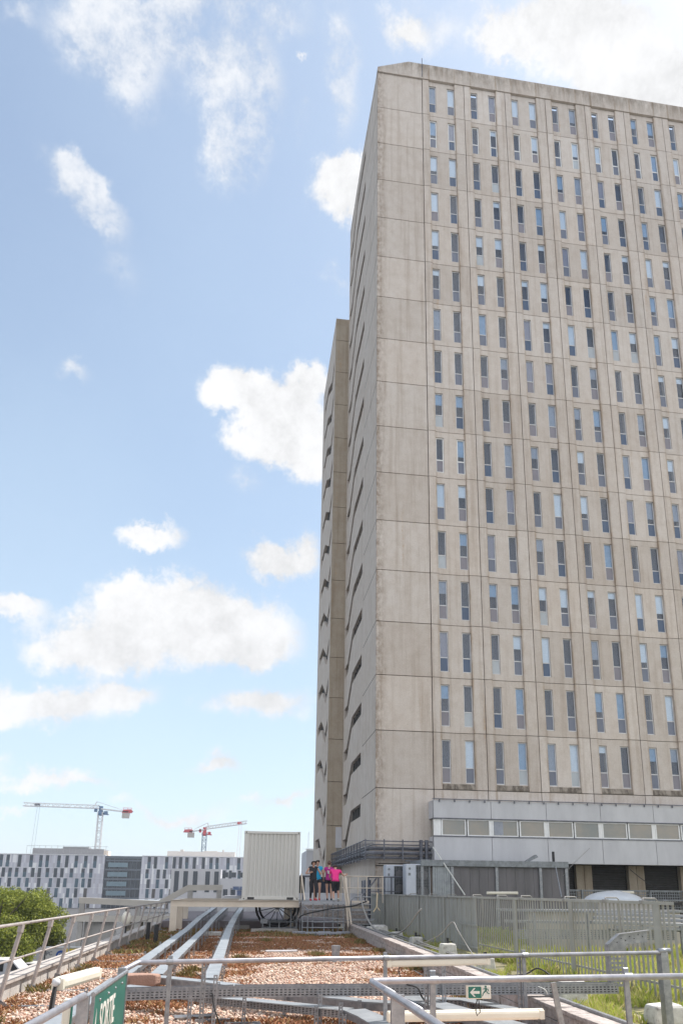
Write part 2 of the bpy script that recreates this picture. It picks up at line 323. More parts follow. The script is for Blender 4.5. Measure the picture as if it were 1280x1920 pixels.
m_lower = [glassy('lower_pane_grey', (.17, .19, .25)), glassy('lower_pane_mauve', (.25, .235, .27)), glassy('lower_pane_blue', (.08, .12, .20)), glassy('lower_pane_pale', (.46, .50, .54))]
m_blind = [M('blind_white', (.80, .82, .84), rough=.8, stretch=(1, 1, 12), scale=4), M('blind_grey', (.33, .35, .40), rough=.8), M('curtain_mauve', (.32, .28, .31), rough=.9, stretch=(14, 1, .5), scale=3), M('blind_blue', (.25, .38, .52), rough=.6)]
m_galv = M('galvanised_steel', (.33, .34, .36), (.21, .22, .24), rough=.42, metal=.65, scale=14, bump=.05, dirt=((.25, .22, .2), 5, .66))
m_galv_lid = M('galvanised_lid', (.37, .39, .41), (.25, .27, .29), rough=.42, metal=.45, scale=3, dirt=((.30, .28, .26), 6, .60))
m_rail = M('galvanised_tube', (.40, .40, .44), (.27, .27, .30), rough=.38, metal=.6, scale=7, dirt=((.24, .19, .16), 22, .60))
m_rail2 = M('painted_railing', (.38, .34, .325), (.29, .26, .245), rough=.55, metal=.1, scale=6, dirt=((.20, .17, .15), 12, .64))
m_cream = M('cream_steel', (.66, .575, .48), (.58, .50, .41), rough=.5, scale=1.5, dirt=((.40, .30, .20), 4, .66))
m_container = M('container_paint', (.60, .585, .55), (.55, .535, .50), rough=.5, scale=.8, stretch=(1, 1, .2), dirt=((.38, .30, .22), 3, .68))
m_plastic = M('cream_plastic', (.74, .69, .59), (.68, .63, .53), rough=.4, scale=2, dirt=((.45, .40, .32), 9, .66))
m_black = M('black_rubber', (.02, .02, .022), rough=.6)
m_cable = M('grey_cable', (.28, .27, .26), rough=.7)
m_fence = M('weathered_fence', (.37, .365, .34), (.28, .275, .25), rough=.6, metal=.15, scale=3, stretch=(1, 1, .25), dirt=((.22, .19, .15), 6, .64))
m_podium = M('podium_panel', (.54, .54, .565), (.46, .46, .485), rough=.6, scale=1.2, stretch=(1, 1, .3), dirt=((.30, .28, .27), 2.5, .68))
m_louvre = M('louvre_metal', (.07, .067, .064), (.05, .048, .045), rough=.6, metal=.2)
m_shed = M('shed_cladding', (.165, .155, .165), (.12, .115, .12), rough=.6, metal=.2, scale=2, stretch=(1, 1, .2))
m_shed_trim = M('shed_trim', (.26, .28, .30), (.16, .17, .18), rough=.5, metal=.3, scale=5)
m_ac = M('ac_casing', (.52, .55, .62), (.46, .49, .55), rough=.5)
m_ledge = M('pale_kerb', (.43, .38, .36), (.28, .24, .22), rough=.85, scale=7, bump=.8, bscale=25, lo=.40, hi=.60, dirt=((.14, .12, .10), 6, .55))
m_parapet = M('parapet_concrete', (.44, .42, .40), (.34, .32, .30), rough=.85, scale=4, stretch=(1, 1, .4), bump=.3, dirt=((.22, .20, .19), 5, .60))
m_coping = M('coping', (.46, .42, .39), (.30, .27, .25), rough=.8, scale=6, dirt=((.12, .10, .09), 8, .60))
m_block = M('block_paint', (.62, .61, .58), (.42, .40, .38), rough=.85, scale=6, bump=.4, dirt=((.16, .15, .14), 6, .56))
m_green = M('sign_green', (.012, .13, .10), (.01, .10, .08), rough=.35)
m_white = M('sign_white', (.62, .62, .58), rough=.5)
m_skylight = M('skylight_dome', (.55, .58, .62), (.48, .51, .55), rough=.25, scale=3)
m_gravel = gravel_mat()
m_stone = island('pebbles', [(.56, .44, .36), (.48, .32, .25), (.60, .49, .41), (.34, .19, .14), (.40, .29, .24), (.70, .61, .52), (.20, .12, .09), (.50, .38, .31), (.42, .22, .15)], rough=.85)
m_sedum = island('sedum', [(.26, .11, .06), (.34, .16, .08), (.20, .09, .05), (.30, .20, .09), (.38, .16, .09), (.17, .12, .05)], rough=.9)
m_moss = island('moss_sedum', [(.16, .17, .05), (.24, .14, .06), (.12, .14, .04), (.28, .13, .07)], rough=.9)
m_grass = island('grass_blades', [(.34, .42, .06), (.48, .53, .10), (.24, .33, .05), (.56, .53, .20), (.38, .45, .07), (.58, .50, .28), (.44, .36, .18), (.44, .50, .09)], rough=.7, translucent=.35)
m_soil = M('grass_soil', (.19, .19, .07), (.34, .29, .20), rough=1, scale=1.4, bump=.6, bscale=30)
m_leaf = island('leaves', [(.20, .25, .03), (.28, .31, .05), (.07, .10, .02), (.36, .38, .06), (.13, .17, .03)], rough=.65, translucent=.3)
m_bark = M('bark', (.10, .08, .06), (.06, .045, .035), rough=.95, scale=8, bump=.5)
m_asphalt = M('asphalt', (.06, .06, .062), (.045, .045, .047), rough=.95, scale=2)
# ---------------------------------------------------------------- setting: ground and roofs
gr = MB().add([(-2500, -60, -5), (2500, -60, -5), (2500, 4000, -5), (-2500, 4000, -5)], [(0, 1, 2, 3)])
put('ground', gr, m_asphalt, kind='structure')
rf = MB().box(-3.75, 4.3, -6, 36, -5, 0)
put('roof_gravel', rf, m_gravel, kind='structure')
m_roof_soil = m_soil
rf = MB().box(4.304, 60, -6, 39, -5, -.006)
put('roof_soil', rf, m_soil, kind='structure')
rf = MB().box(-3.75, 4.3, 36.004, 52, -5, .35)
put('upper_roof', rf, M('roof_membrane', (.20, .17, .18), (.16, .14, .15), rough=.8), kind='structure')

def mesh_np(name, V, F, mats, kind='stuff', parent=None, label=None, cat=None):
    me = bpy.data.meshes.new(name); nv, nf, k = len(V), len(F), F.shape[1]
    me.vertices.add(nv); me.vertices.foreach_set('co', V.astype(np.float32).ravel())
    me.loops.add(nf*k); me.loops.foreach_set('vertex_index', F.astype(np.int32).ravel())
    me.polygons.add(nf); me.polygons.foreach_set('loop_start', np.arange(nf, dtype=np.int32)*k)
    try: me.polygons.foreach_set('loop_total', np.full(nf, k, dtype=np.int32))
    except Exception: pass
    me.update(calc_edges=True); me.validate()
    me.materials.append(mats); o = bpy.data.objects.new(name, me); C.objects.link(o)
    if parent is not None: o.parent = parent; o.location = -root_org(parent) if not parent.parent else (0,0,0)
    props(o, label, cat, kind=kind); return o
def vnoise(x, y, s, seed=0):                      # cheap smooth value noise for scattering
    r = np.random.default_rng(seed); T = r.random((64, 64)); X = x*s; Y = y*s
    xi = np.floor(X).astype(int); yi = np.floor(Y).astype(int); fx = X-xi; fy = Y-yi; fx = fx*fx*(3-2*fx); fy = fy*fy*(3-2*fy)
    g = lambda a, b: T[a % 64, b % 64]
    return (g(xi, yi)*(1-fx)+g(xi+1, yi)*fx)*(1-fy)+(g(xi, yi+1)*(1-fx)+g(xi+1, yi+1)*fx)*fy
def fbm(x, y, s, seed=0): return (vnoise(x, y, s, seed)*.5+vnoise(x, y, s*2.1, seed+1)*.28+vnoise(x, y, s*4.7, seed+2)*.22)
def kerb_x(y): return 3.82+(y-8)*.0235
# pebbles
n = 85000
py_ = 7.5+28*rng.random(n)**1.9; px_ = -3.7+8.2*rng.random(n)
sed = fbm(px_, py_, .75, 3)+np.clip((py_-22)/14, 0, .16)
ok = (px_ < kerb_x(py_)-.02) & (rng.random(n) > np.clip((sed-.485)*9, 0, .93)); px_, py_ = px_[ok], py_[ok]; n = len(px_)
s_ = .011+.022*rng.random(n)**1.6
base = np.array([(1,0,0),(0,1,0),(-1,0,0),(0,-1,0),(0,0,1),(0,0,-1)], float); fc = np.array([(0,1,4),(1,2,4),(2,3,4),(3,0,4),(1,0,5),(2,1,5),(3,2,5),(0,3,5)])
V = base[None]*(1+.5*(rng.random((n, 6, 1))-.5))*s_[:, None, None]*np.stack([1+.5*rng.random(n), .8+.4*rng.random(n), .55+.4*rng.random(n)], 1)[:, None, :]
V += (rng.random((n, 6, 3))-.5)*s_[:, None, None]*.7
a = rng.random(n)*6.283; ca, sa = np.cos(a)[:, None], np.sin(a)[:, None]
V = np.stack([V[..., 0]*ca-V[..., 1]*sa, V[..., 0]*sa+V[..., 1]*ca, V[..., 2]], 2)+np.stack([px_, py_, s_*.6], 1)[:, None, :]
F = (fc[None]+(np.arange(n)*6)[:, None, None]).reshape(-1, 3)
mesh_np('pebbles', V.reshape(-1, 3), F, m_stone)
def tufts(name, px, py, h, w, mat, lean=.5, z=0, tri=True):
    n = len(px); a = rng.random(n)*6.283; hh = h*(.5+rng.random(n)); ww = w*(.6+.8*rng.random(n)); l = (rng.random((n, 2))-.5)*2*lean*hh[:, None]
    ca, sa = np.cos(a)*ww, np.sin(a)*ww; zz = np.full(n, z) if np.isscalar(z) else z
    V = np.stack([np.stack([px-ca, py-sa, zz], 1), np.stack([px+ca, py+sa, zz], 1), np.stack([px+l[:, 0]*.4+ca*.7, py+l[:, 1]*.4+sa*.7, zz+hh*.6], 1), np.stack([px+l[:, 0], py+l[:, 1], zz+hh], 1)], 1).reshape(-1, 3)
    F = (np.array([(0, 1, 2), (0, 2, 3)])[None]+(np.arange(n)*4)[:, None, None]).reshape(-1, 3)
    return mesh_np(name, V, F, mat)
n = 150000; py_ = 7.5+28.4*rng.random(n)**1.35; px_ = -3.7+8.3*rng.random(n)
sed = fbm(px_, py_, .75, 3)+np.clip((py_-22)/14, 0, .16)+np.where(px_ > kerb_x(py_)-.5, .05, 0)+np.where(px_ < -3.2, .05, 0)
ok = (px_ < kerb_x(py_)) & (sed > .50+.07*rng.random(n))
tufts('sedum_carpet', px_[ok], py_[ok], .045, .018, m_sedum, 1.2)
n = 14000; py_ = np.where(rng.random(n) < .5, 30+5.8*rng.random(n), 22+10*rng.random(n)); px_ = np.where(py_ > 30, -3.7+8*rng.random(n), -3.65+1.5*rng.random(n))
ok = fbm(px_, py_, 1.1, 9) > .50
tufts('moss_patches', px_[ok], py_[ok], .10, .025, m_moss, .9)
# grass strip between kerb and fence, and the meadow beyond the fence
n = 60000; py_ = 8+28*rng.random(n)**1.6; px_ = 4.05+3.0*rng.random(n)
ok = (px_ > kerb_x(py_)+.28) & (fbm(px_, py_, .8, 21)+.06*(px_ < 5.6) > .54)
tufts('grass_strip', px_[ok], py_[ok], .12, .010, m_grass, .55)
n = 120000; py_ = 9.5+24*rng.random(n)**1.3; px_ = 6.6+13*rng.random(n)**1.2
ok = (fbm(px_, py_, .6, 33) > .44+.06*rng.random(n))
tufts('meadow_grass', px_[ok], py_[ok], .22, .013, m_grass, .6)

# weeds rooted in the gravel and loose bits left on the roof
n = 9000; k_ = 34; cx_ = -3.5+7.2*rng.random(k_); cy_ = 9+24*rng.random(k_)**1.3; cx_[:14] = kerb_x(cy_[:14])-.1-.25*rng.random(14); cx_[14:22] = -3.55+.3*rng.random(8)
i_ = rng.integers(0, k_, n); px_ = cx_[i_]+rng.normal(size=n)*.10; py_ = cy_[i_]+rng.normal(size=n)*.13; ok = px_ < kerb_x(py_)-.02
tufts('roof_weeds', px_[ok], py_[ok], .10, .012, m_moss, .8)
# parapet along the left edge and the pale kerb on the right: walls are things
t = thing('parapet_wall', 'low grey concrete parapet wall with worn coping behind the leaning railing posts', 'wall', (-3.87, 10, 0))
b = MB(); y = 3.0
while y < 36:
    l = .62+.02*random.random(); b.box(-4.0, -3.755-.006*random.random(), y, y+l-.018, -5, .24); y += l
put('wall', b, m_parapet, t)
b = MB(); y = 3.0
while y < 36:
    b.box(-4.06, -3.70+.006*random.random(), y, min(y+2.0, 36)-.01, .245, .30+.006*random.random()); y += 2.0
put('coping', b, m_coping, t, bevel=.008)
t = thing('kerb_wall', 'low pale pinkish masonry kerb wall running between gravel and grass', 'wall', (3.95, 10, 0))
b = MB(); y = 6.6; k = 0
while y < 33.5:
    for r in range(3):
        o = (r % 2)*.22; x = kerb_x(y)+(-.008+.016*random.random())
        b.box(x, x+.24, y+o, y+o+.43, r*.115, r*.115+.108)
    y += .44
put('wall', b, m_ledge, t, bevel=.006)
b = MB(); y = 6.6
while y < 33.5:
    l = .46; x = kerb_x(y); b.box(x-.03, x+.22, y, y+l-.014, .347, .395+.008*random.random()); y += l
put('coping', b, m_ledge, t, bevel=.006)
b = MB(); b.bar((kerb_x(6.6)+.27, 6.6, .40), (kerb_x(33.5)+.27, 33.5, .40), .05, .05)
put('edge_flashing', b, m_galv, t)

# ---------------------------------------------------------------- left railing with leaning posts
t = thing('guard_railing', 'long weathered metal railing with leaning flat posts along the left parapet', 'railing', (-3.6, 10, 0))
ys = [7.1, 8.9, 10.7]+[12.54+1.82*i for i in range(13)]
def rtop(y): return (-3.40, y+.05, 1.215)
b = MB(); seg = []
b.tube([rtop(6.0), rtop(12.9)], .024, 10); b.tube([rtop(12.95), rtop(36.2)], .024, 10)
put('top_rail', b, m_rail2, t, smooth=True)
b = MB(); b.tube([(-3.49, 6, .68), (-3.49, 13.2, .68)], .018, 8); b.tube([(-3.49, 13.26, .68), (-3.49, 36.2, .68)], .018, 8)
put('mid_rail', b, m_rail2, t, smooth=True)
for y in ys:
    b = MB(); b.bar((-3.61, y, .02), (-3.41, y+.04, 1.10), .095, .045, up=(1, 0, 0))
    p = put('post', b, m_rail2, t, bevel=.004)
    b = MB(); b.bar((-3.415, y+.04, 1.08), (-3.402, y+.05, 1.20), .13, .065, up=(1, 0, 0)); put('collar', b, m_rail2, p, bevel=.004)
    b = MB(); b.bar((-3.62, y, .0), (-3.60, y, .12), .12, .07, up=(1, 0, 0)); b.bar((-3.58, y, .10), (-3.46, y, .02), .012, .04)
    b.tube([(-3.47, y, .025), (-2.70, y-.02, .022)], .017, 6)
    put('foot', b, m_galv, p)

# ---------------------------------------------------------------- near walkway railings (galvanised tube)
def capsule_end(b, p, r): b.ball(p, r, 10, 6)
RA = [(1.18, 4.4, .985), (1.105, 6.67, 1.0), (5.9, 7.03, 1.0)]
t = thing('walkway_railing', 'nearest thick galvanised tube railing turning a corner in the lower right', 'railing', (1.1, 6.67, 0))
b = MB(); b.tube([(1.15, 5.0, 1.0), (1.112, 6.0, 1.0)], .028, 14); b.tube([(1.2, 1.5, .985), (1.125, 5.72, 1.0)], .028, 14)
b.tube([(1.128, 5.80, 1.0), (1.105, 6.60, 1.0), (1.108, 6.67, 1.0), (1.17, 6.69, 1.0), (6.2, 7.05, 1.0)], .028, 14)
put('top_rail', b, m_rail, t, smooth=True)
def chan(b, x, y, z0, z1, w=.05, d=.03, rot=0, slots=True):      # slotted U channel
    m = Matrix.Rotation(rot, 4, 'Z')
    def bx(x0, x1, y0, y1, za, zb):
        i = len(b.v); b.box(x0, x1, y0, y1, za, zb)
        for j in range(i, len(b.v)): v = m @ Vector(b.v[j]); b.v[j] = (v.x+x, v.y+y, v.z)
    bx(-w/2, -w/2+.004, 0, d, z0, z1); bx(w/2-.004, w/2, 0, d, z0, z1)
    if slots:
        bx(-w/2+.004, -.008, 0, .004, z0, z1); bx(.008, w/2-.004, 0, .004, z0, z1); z = z0
        while z < z1: bx(-.008, .008, .0, .004, z, min(z+.02, z1)); z += .05
    else: bx(-w/2+.004, w/2-.004, 0, .004, z0, z1)
for (x, y, zt, w) in [(1.10, 5.74, 1.0, .10)]:
    b = MB().box(x-.0, x+.10, y, y+.05, -.02, 1.01); put('post', b, m_galv, t, bevel=.003)
for x, lean in (((1.671, 6.820, 0.979)[0], 0), ((3.571, 7.000, 0.947)[0], -.01), (5.6, 0)):
    y = 6.70+(x-1.1)*.0717; b = MB(); b.bar((x, y+.055, -.0), (x+lean, y+.05, 1.065), .05, .03, up=(0, 1, 0))
    b.tube([(x+lean-.025, y+.05, 1.062), (x+lean+.025, y+.05, 1.062)], .017, 8); put('post', b, m_galv, t, bevel=.003); put('clamp', MB().tube([(x+lean-.035, y-.003+.0, 1.0), (x+lean+.035, y+.002, 1.0)], .034, 10), m_galv, t)
a_ = Vector((2.823, 6.880, 0.956)); c_ = Vector((2.899, 6.900, 0.553)); c_ = a_+(c_-a_)*(a_.z/(a_.z-c_.z)); b = MB().bar(a_, c_, .05, .03, up=(0, 1, 0)); put('brace', b, m_galv, t, bevel=.003)
b = MB().tube([(1.14, 5.9, .46), (1.13, 6.68, .46), (2.72, 6.80, .575)], .018, 8); put('mid_rail', b, m_rail, t, smooth=True)

t = thing('walkway_railing', 'galvanised tube railing crossing the gravel from the green exit sign to a square end post', 'railing', (-1.1, 8.46, 0))
b = MB(); b.tube([(-1.24, 2.5, 1.0), (-1.12, 5.92, 1.0)], .026, 12); b.tube([(-1.118, 7.60, 1.0), (-1.09, 8.46, 1.0), (-1.04, 8.48, 1.0), (5.52, 9.62, 1.0)], .026, 12)
put('top_rail', b, m_rail, t, smooth=True)
for px0 in ((-0.761, 8.700, 1.005)[0], (1.650, 8.950, 0.976)[0], (3.454, 9.200, 0.949)[0]):
    y = 8.46+(px0+1.09)*.1755+.05; b = MB(); b.bar((px0, y, 0), (px0, y, 1.06), .045, .03, up=(0, 1, 0)); put('post', b, m_galv, t, bevel=.003); put('clamp', MB().tube([(px0-.035, y-.053, 1.0), (px0+.035, y-.045, 1.0)], .031, 10), m_galv, t)
b = MB().box(-1.165, -1.085, 5.93, 5.99, 0, 1.0); put('post', b, m_galv, t, bevel=.003)
b = MB().box(-1.15, -1.08, 7.58, 7.63, 0, 1.03); put('post', b, m_galv, t, bevel=.003)
b = MB().box(5.44, 5.54, 9.58, 9.70, .05, 1.0); p = put('post', b, m_galv, t, bevel=.004, label='square end post set in a concrete block')
b = MB().tube([(5.43, 9.61, 1.02), (5.60, 9.64, 1.02)], .038, 10); put('cap', b, m_galv, p, smooth=True)
for x, y in (((-0.417, 8.900, 0.706)[0], 8.8), ((2.163, 9.150, 0.657)[0], 9.05), ((3.366, 9.300, 0.630)[0], 9.2)):
    b = MB(); chan(b, x, y+.06, 0, .98, .05, .03, math.pi); put('slotted_support', b, m_galv, t)

# signs
def text_mesh(s, size, mat, depth, mtx, parent, name='lettering', sx=1.0):
    cu = bpy.data.curves.new(name, 'FONT'); cu.body = s; cu.size = size; cu.extrude = depth; cu.offset = size*.012
    tmp = bpy.data.objects.new('tmp', cu); C.objects.link(tmp); dg = bpy.context.evaluated_depsgraph_get(); dg.update()
    me = bpy.data.meshes.new_from_object(tmp.evaluated_get(dg)); bpy.data.objects.remove(tmp); me.name = name
    me.transform(Matrix.Translation(-root_org(parent)) @ mtx @ Matrix.Diagonal((sx, 1, 1, 1))); me.materials.clear(); me.materials.append(mat)
    o = bpy.data.objects.new(name, me); C.objects.link(o); o.parent = parent; return o
ARROW = [(-1, 0), (-.2, .8), (.15, .8), (-.35, .25), (1, .25), (1, -.25), (-.35, -.25), (.15, -.8), (-.2, -.8)]
def runner(b, T):                                   # pictogram of a running figure through a door, unit box
    def ply(pts): b.prism(pts, 'y', 0, 1)
    parts = [[(.02, .62), (.14, .60), (.12, .36), (-.06, .30), (-.10, .50)],            # torso
             [(-.06, .32), (.10, .36), (.34, .10), (.30, -.02), (.12, .12)], [(.30, .02), (.36, .06), (.52, -.30), (.44, -.34)],
             [(-.08, .34), (.04, .30), (-.14, .0), (-.42, -.10), (-.44, .0), (-.20, .08)], [(.10, .60), (.16, .50), (.36, .44), (.38, .52)],
             [(-.02, .62), (.02, .52), (-.22, .40), (-.30, .22), (-.37, .26), (-.28, .48)]]
    return parts
# SORTIE panel hung on the left run of the railing; seen from the walkway side
t = thing('exit_sign', 'large green sign panel reading SORTIE hung on the left railing', 'sign', (-1.06, 6.8, .7))
b = MB().box(-1.070, -1.062, 6.0, 7.56, .28, .985); put('panel', b, m_green, t, bevel=.002)
b = MB(); b.box(-1.075, -1.052, 5.985, 6.0, .27, .995); b.box(-1.075, -1.052, 7.56, 7.575, .27, .995); b.tube([(-1.066, 5.98, 1.0), (-1.066, 7.58, 1.0)], .018, 8); put('frame', b, m_galv, t)
for y in (6.25, 6.62, 6.95, 7.3): put('bolt', MB().ball((-1.060, y, .93), .011, 8, 5), m_galv, t, smooth=True)
mtx = Matrix(((0, 0, 1, -1.0595), (1, 0, 0, 6.30), (0, 1, 0, .665), (0, 0, 0, 1)))
text_mesh('SORTIE', .32, m_white, .0015, mtx, t, sx=.66)
b = MB(); b.prism([(6.02, .30), (6.15, .88), (6.19, .30)], 'x', -1.0615, -1.058); put('arrow', b, m_white, t)
# small running man sign
t = thing('exit_sign', 'small green and white emergency exit sign with arrow and running figure', 'sign', (2.08, 6.76, .9))
x0, x1, z0, z1 = 1.965, 2.180, .842, .952; Y = 6.72
b = MB().box(x0, x1, Y, Y+.05, z0, z1); put('housing', b, m_plastic, t, bevel=.004)
b = MB(); b.box(x0+.008, x0+.125, Y-.004, Y-.001, z0+.008, z1-.008); b.box(x0+.130, x1-.008, Y-.0035, Y-.001, z0+.008, z1-.008, 1); put('face', b, [m_green, m_white], t)
b = MB(); cx, cz, s = x0+.066, (z0+z1)/2, .044; b.prism([(cx+u*s, cz+v*s) for u, v in ARROW], 'y', Y-.007, Y-.0045); put('arrow', b, m_white, t)
b = MB(); cx, cz, s = x0+.168, (z0+z1)/2-.008, .072
for ply in runner(None, None): b.prism([(cx-u*s, cz+v*s) for u, v in ply], 'y', Y-.007, Y-.004)
b.tube([(cx-.03*s, Y-.007, cz+.76*s), (cx-.03*s, Y-.004, cz+.76*s)], .12*s, 10); put('pictogram', b, m_green, t)
b = MB(); b.tube([(2.06, 6.74, .842), (2.05, 6.745, .80), (2.045, 6.75, .74), (2.06, 6.76, .70), (2.085, 6.75, .73), (2.075, 6.745, .80), (2.07, 6.74, .842)], .005, 6); put('cable', b, m_black, t, smooth=True)

# strip lights fixed to the railings
def strip_light(p, q, r, label, stretch=1.0):
    p, q = Vector(p), Vector(q); d = (q-p).normalized(); t = thing('strip_light', label, 'light', tuple((p+q)/2), 'cream strip lights on the railings')
    b = MB(); b.bar(p+d*.04, q-d*.04, r*2.0, r*1.8); put('diffuser', b, m_plastic, t, bevel=r*.55)
    b = MB(); b.bar(p, p+d*.05, r*1.8, r*1.7); b.bar(q-d*.05, q, r*1.8, r*1.7); b.bar(p+Vector((0, 0, r*.9)), q+Vector((0, 0, r*.9)), r*1.0, r*.3); put('housing', b, m_plastic, t, bevel=.006)
    b = MB(); pr_ = q-p; 
    for k in (.25, .5, .75): c = p+pr_*k; b.bar(c+Vector((0, 0, r*.8)), c+Vector((0, 0, r*1.15)), .02, .012)
    put('clip', b, m_alu, t); return t
strip_light((1.66, 8.99, .935), (2.98, 9.22, .935), .047, 'cream strip light slung just below the crossing tube railing')
strip_light((1.30, 6.98, .665), (2.78, 7.05, .66), .047, 'cream strip light low down under the small running figure sign')
strip_light((-1.526, 6.900, 0.967), (-1.391, 7.900, 0.953), .055, 'cream strip light on a dark arm at lower left near the green panel')
t = thing('light_arm', 'dark metal arm with black cable holding the strip light at lower left', 'bracket', (-1.536, 6.900, 0.742))
b = MB().bar((-1.551, 6.900, 0.721), (-1.537, 6.900, 0.992), .03, .02); put('arm', b, m_galv, t)
b = MB().tube([(-1.558, 6.860, 0.723), (-1.549, 6.860, 0.871), (-1.531, 6.860, 0.984)], .012, 6); put('cable', b, m_black, t, smooth=True)
b = MB().ball((-1.523, 6.840, 0.990), .035, 10, 6); put('gland', b, m_alu, t, smooth=True)
t = thing('junction_box', 'small cream electrical box half hidden behind the left tube railing', 'box', (-1.349, 6.600, 0.725))
b = MB(); p = (-1.401, 6.700, 0.698); b.box(p[0], p[0]+.06, 6.6, 6.68, p[2]-.1, p[2]+.19); put('box', b, m_plastic, t, bevel=.008)
b = MB().box(p[0]+.062, p[0]+.066, 6.61, 6.67, p[2]-.05, p[2]+.16); put('sticker', b, m_green, t)

# ---------------------------------------------------------------- cable trays
def sweep(b, pts, w, h, z_is_top=True, mi=0):
    pts = [Vector(p) for p in pts]; L_, R_ = [], []
    for i, p in enumerate(pts):
        d0 = (pts[i]-pts[i-1]) if i else None; d1 = (pts[i+1]-pts[i]) if i < len(pts)-1 else None
        f = lambda d: Vector((d.y, -d.x, 0)).normalized()
        if d0 is None: s = f(d1)
        elif d1 is None: s = f(d0)
        else:
            s = (f(d0)+f(d1)).normalized(); s = s/max(.5, s.dot(f(d0)))
        L_.append(p-s*w/2); R_.append(p+s*w/2)
    dz = Vector((0, 0, h)); n = len(pts); vs = []
    for i in range(n): vs += [L_[i], R_[i], R_[i]-dz, L_[i]-dz]
    fs = [(0, 1, 2, 3), (4*n-4, 4*n-1, 4*n-2, 4*n-3)]
    for i in range(n-1):
        for k in range(4): fs.append((4*i+k, 4*i+(k+1) % 4, 4*i+4+(k+1) % 4, 4*i+4+k))
    b.add(vs, fs, mi); return b
def cut(pts, step, gap):                            # break a path into lid lengths with a visible joint
    out = []; pts = [Vector(p) for p in pts]; cur = [pts[0]]; left = step
    for i in range(1, len(pts)):
        a, c = pts[i-1], pts[i]
        while (c-a).length > left:
            d = (c-a).normalized(); e = a+d*left; cur.append(e-d*gap); out.append(cur); cur = [e]; a = e; left = step
        left -= (c-a).length; cur.append(c)
    if len(cur) > 1: out.append(cur)
    return out
def tray(label, pts, w, h, posts, step=1.5, side=1, legw=.045, group='closed cable trays on the gravel roof'):
    t = thing('cable_tray', label, 'cable tray', (pts[0][0], pts[0][1], 0), group)
    b = MB(); sweep(b, [(p[0], p[1], p[2]-.006) for p in pts], w-.012, h-.006); put('trunking', b, m_galv, t)
    b = MB()
    for c in cut(pts, step, .012): sweep(b, c, w, .022)
    put('lid', b, m_galv_lid, t, bevel=.003)
    for (x, y, zt) in posts:
        b = MB(); chan(b, x, y, 0, zt, legw, .03, 0); b.box(x-.09, x+.09, y-.02, y+.05, -.005, .012); b.box(x-.07, x-.02, y-.1, y+.12, .0, .03)
        put('post', b, m_galv, t)
    return t
def along(pts, step, off, w, up=.02):
    out = []; acc = 0
    for a, c in zip(pts[:-1], pts[1:]):
        a, c = Vector(a), Vector(c); d = (c-a); l = d.length; d.normalize(); s = Vector((d.y, -d.x, 0)).normalized()
        k = step-acc
        while k < l: p = a+d*k+s*off; out.append((p.x, p.y, p.z+up)); k += step
        acc = (acc+l) % step
    return out
P1 = [(-1.97, 5.0, .35), (-1.99, 17, .35), (-2.06, 29, .35), (-1.85, 33, .62), (-1.75, 45, .75)]
P2 = [(-1.44, 13.75, .35), (-1.44, 29.5, .35), (-1.25, 33.5, .62), (-1.1, 45, .75)]
P3 = [(-.50, 13.1, .35), (-.55, 29.5, .35), (-.40, 33.5, .62), (-.2, 45, .75)]
tray('leftmost long closed cable tray running back beside the leaning railing', P1, .24, .09, along(P1, 1.6, .145, .24)+along(P1, 3.2, -.15, .24, .06))
tray('middle long closed cable tray that bends into the cross run', P2, .22, .09, along(P2, 1.9, .14, .22))
tray('rightmost long closed cable tray beside the open gravel', P3, .24, .09, along(P3, 1.7, .15, .24, .03)+along(P3, 1.7, -.15, .24, .05))
PE = [(-1.48, 13.68, .33), (-.44, 12.72, .33), (.53, 11.62, .33), (1.69, 10.48, .33), (2.3, 10.2, .33)]
tray('closed cable tray running diagonally from the middle tray towards the right railing', PE, .24, .11, [(-1.2, 13.2, .36), (-.35, 12.4, .36), (-.6, 12.9, .44), (.62, 11.3, .36), (1.55, 10.3, .36)], 2.0)
def perf(b, a, c, z0, z1, rows=4, pitch=.055, th=.003):
    a, c = Vector((a[0], a[1], 0)), Vector((c[0], c[1], 0)); d = c-a; l = d.length; d.normalize(); H = z1-z0
    sh = .42*H/rows; strip = (H-rows*sh)/(rows+1)
    for k in range(rows+1):
        z = z0+k*(strip+sh); b.bar(a+Vector((0, 0, z+strip/2)), c+Vector((0, 0, z+strip/2)), th, strip)
        if k < rows:
            n = int(l/pitch)
            for i in range(n+1):
                p = a+d*min(i*pitch, l-.02); zc = z+strip+sh/2; b.bar(p+Vector((0, 0, zc)), p+d*pitch*.42+Vector((0, 0, zc)), th, sh)
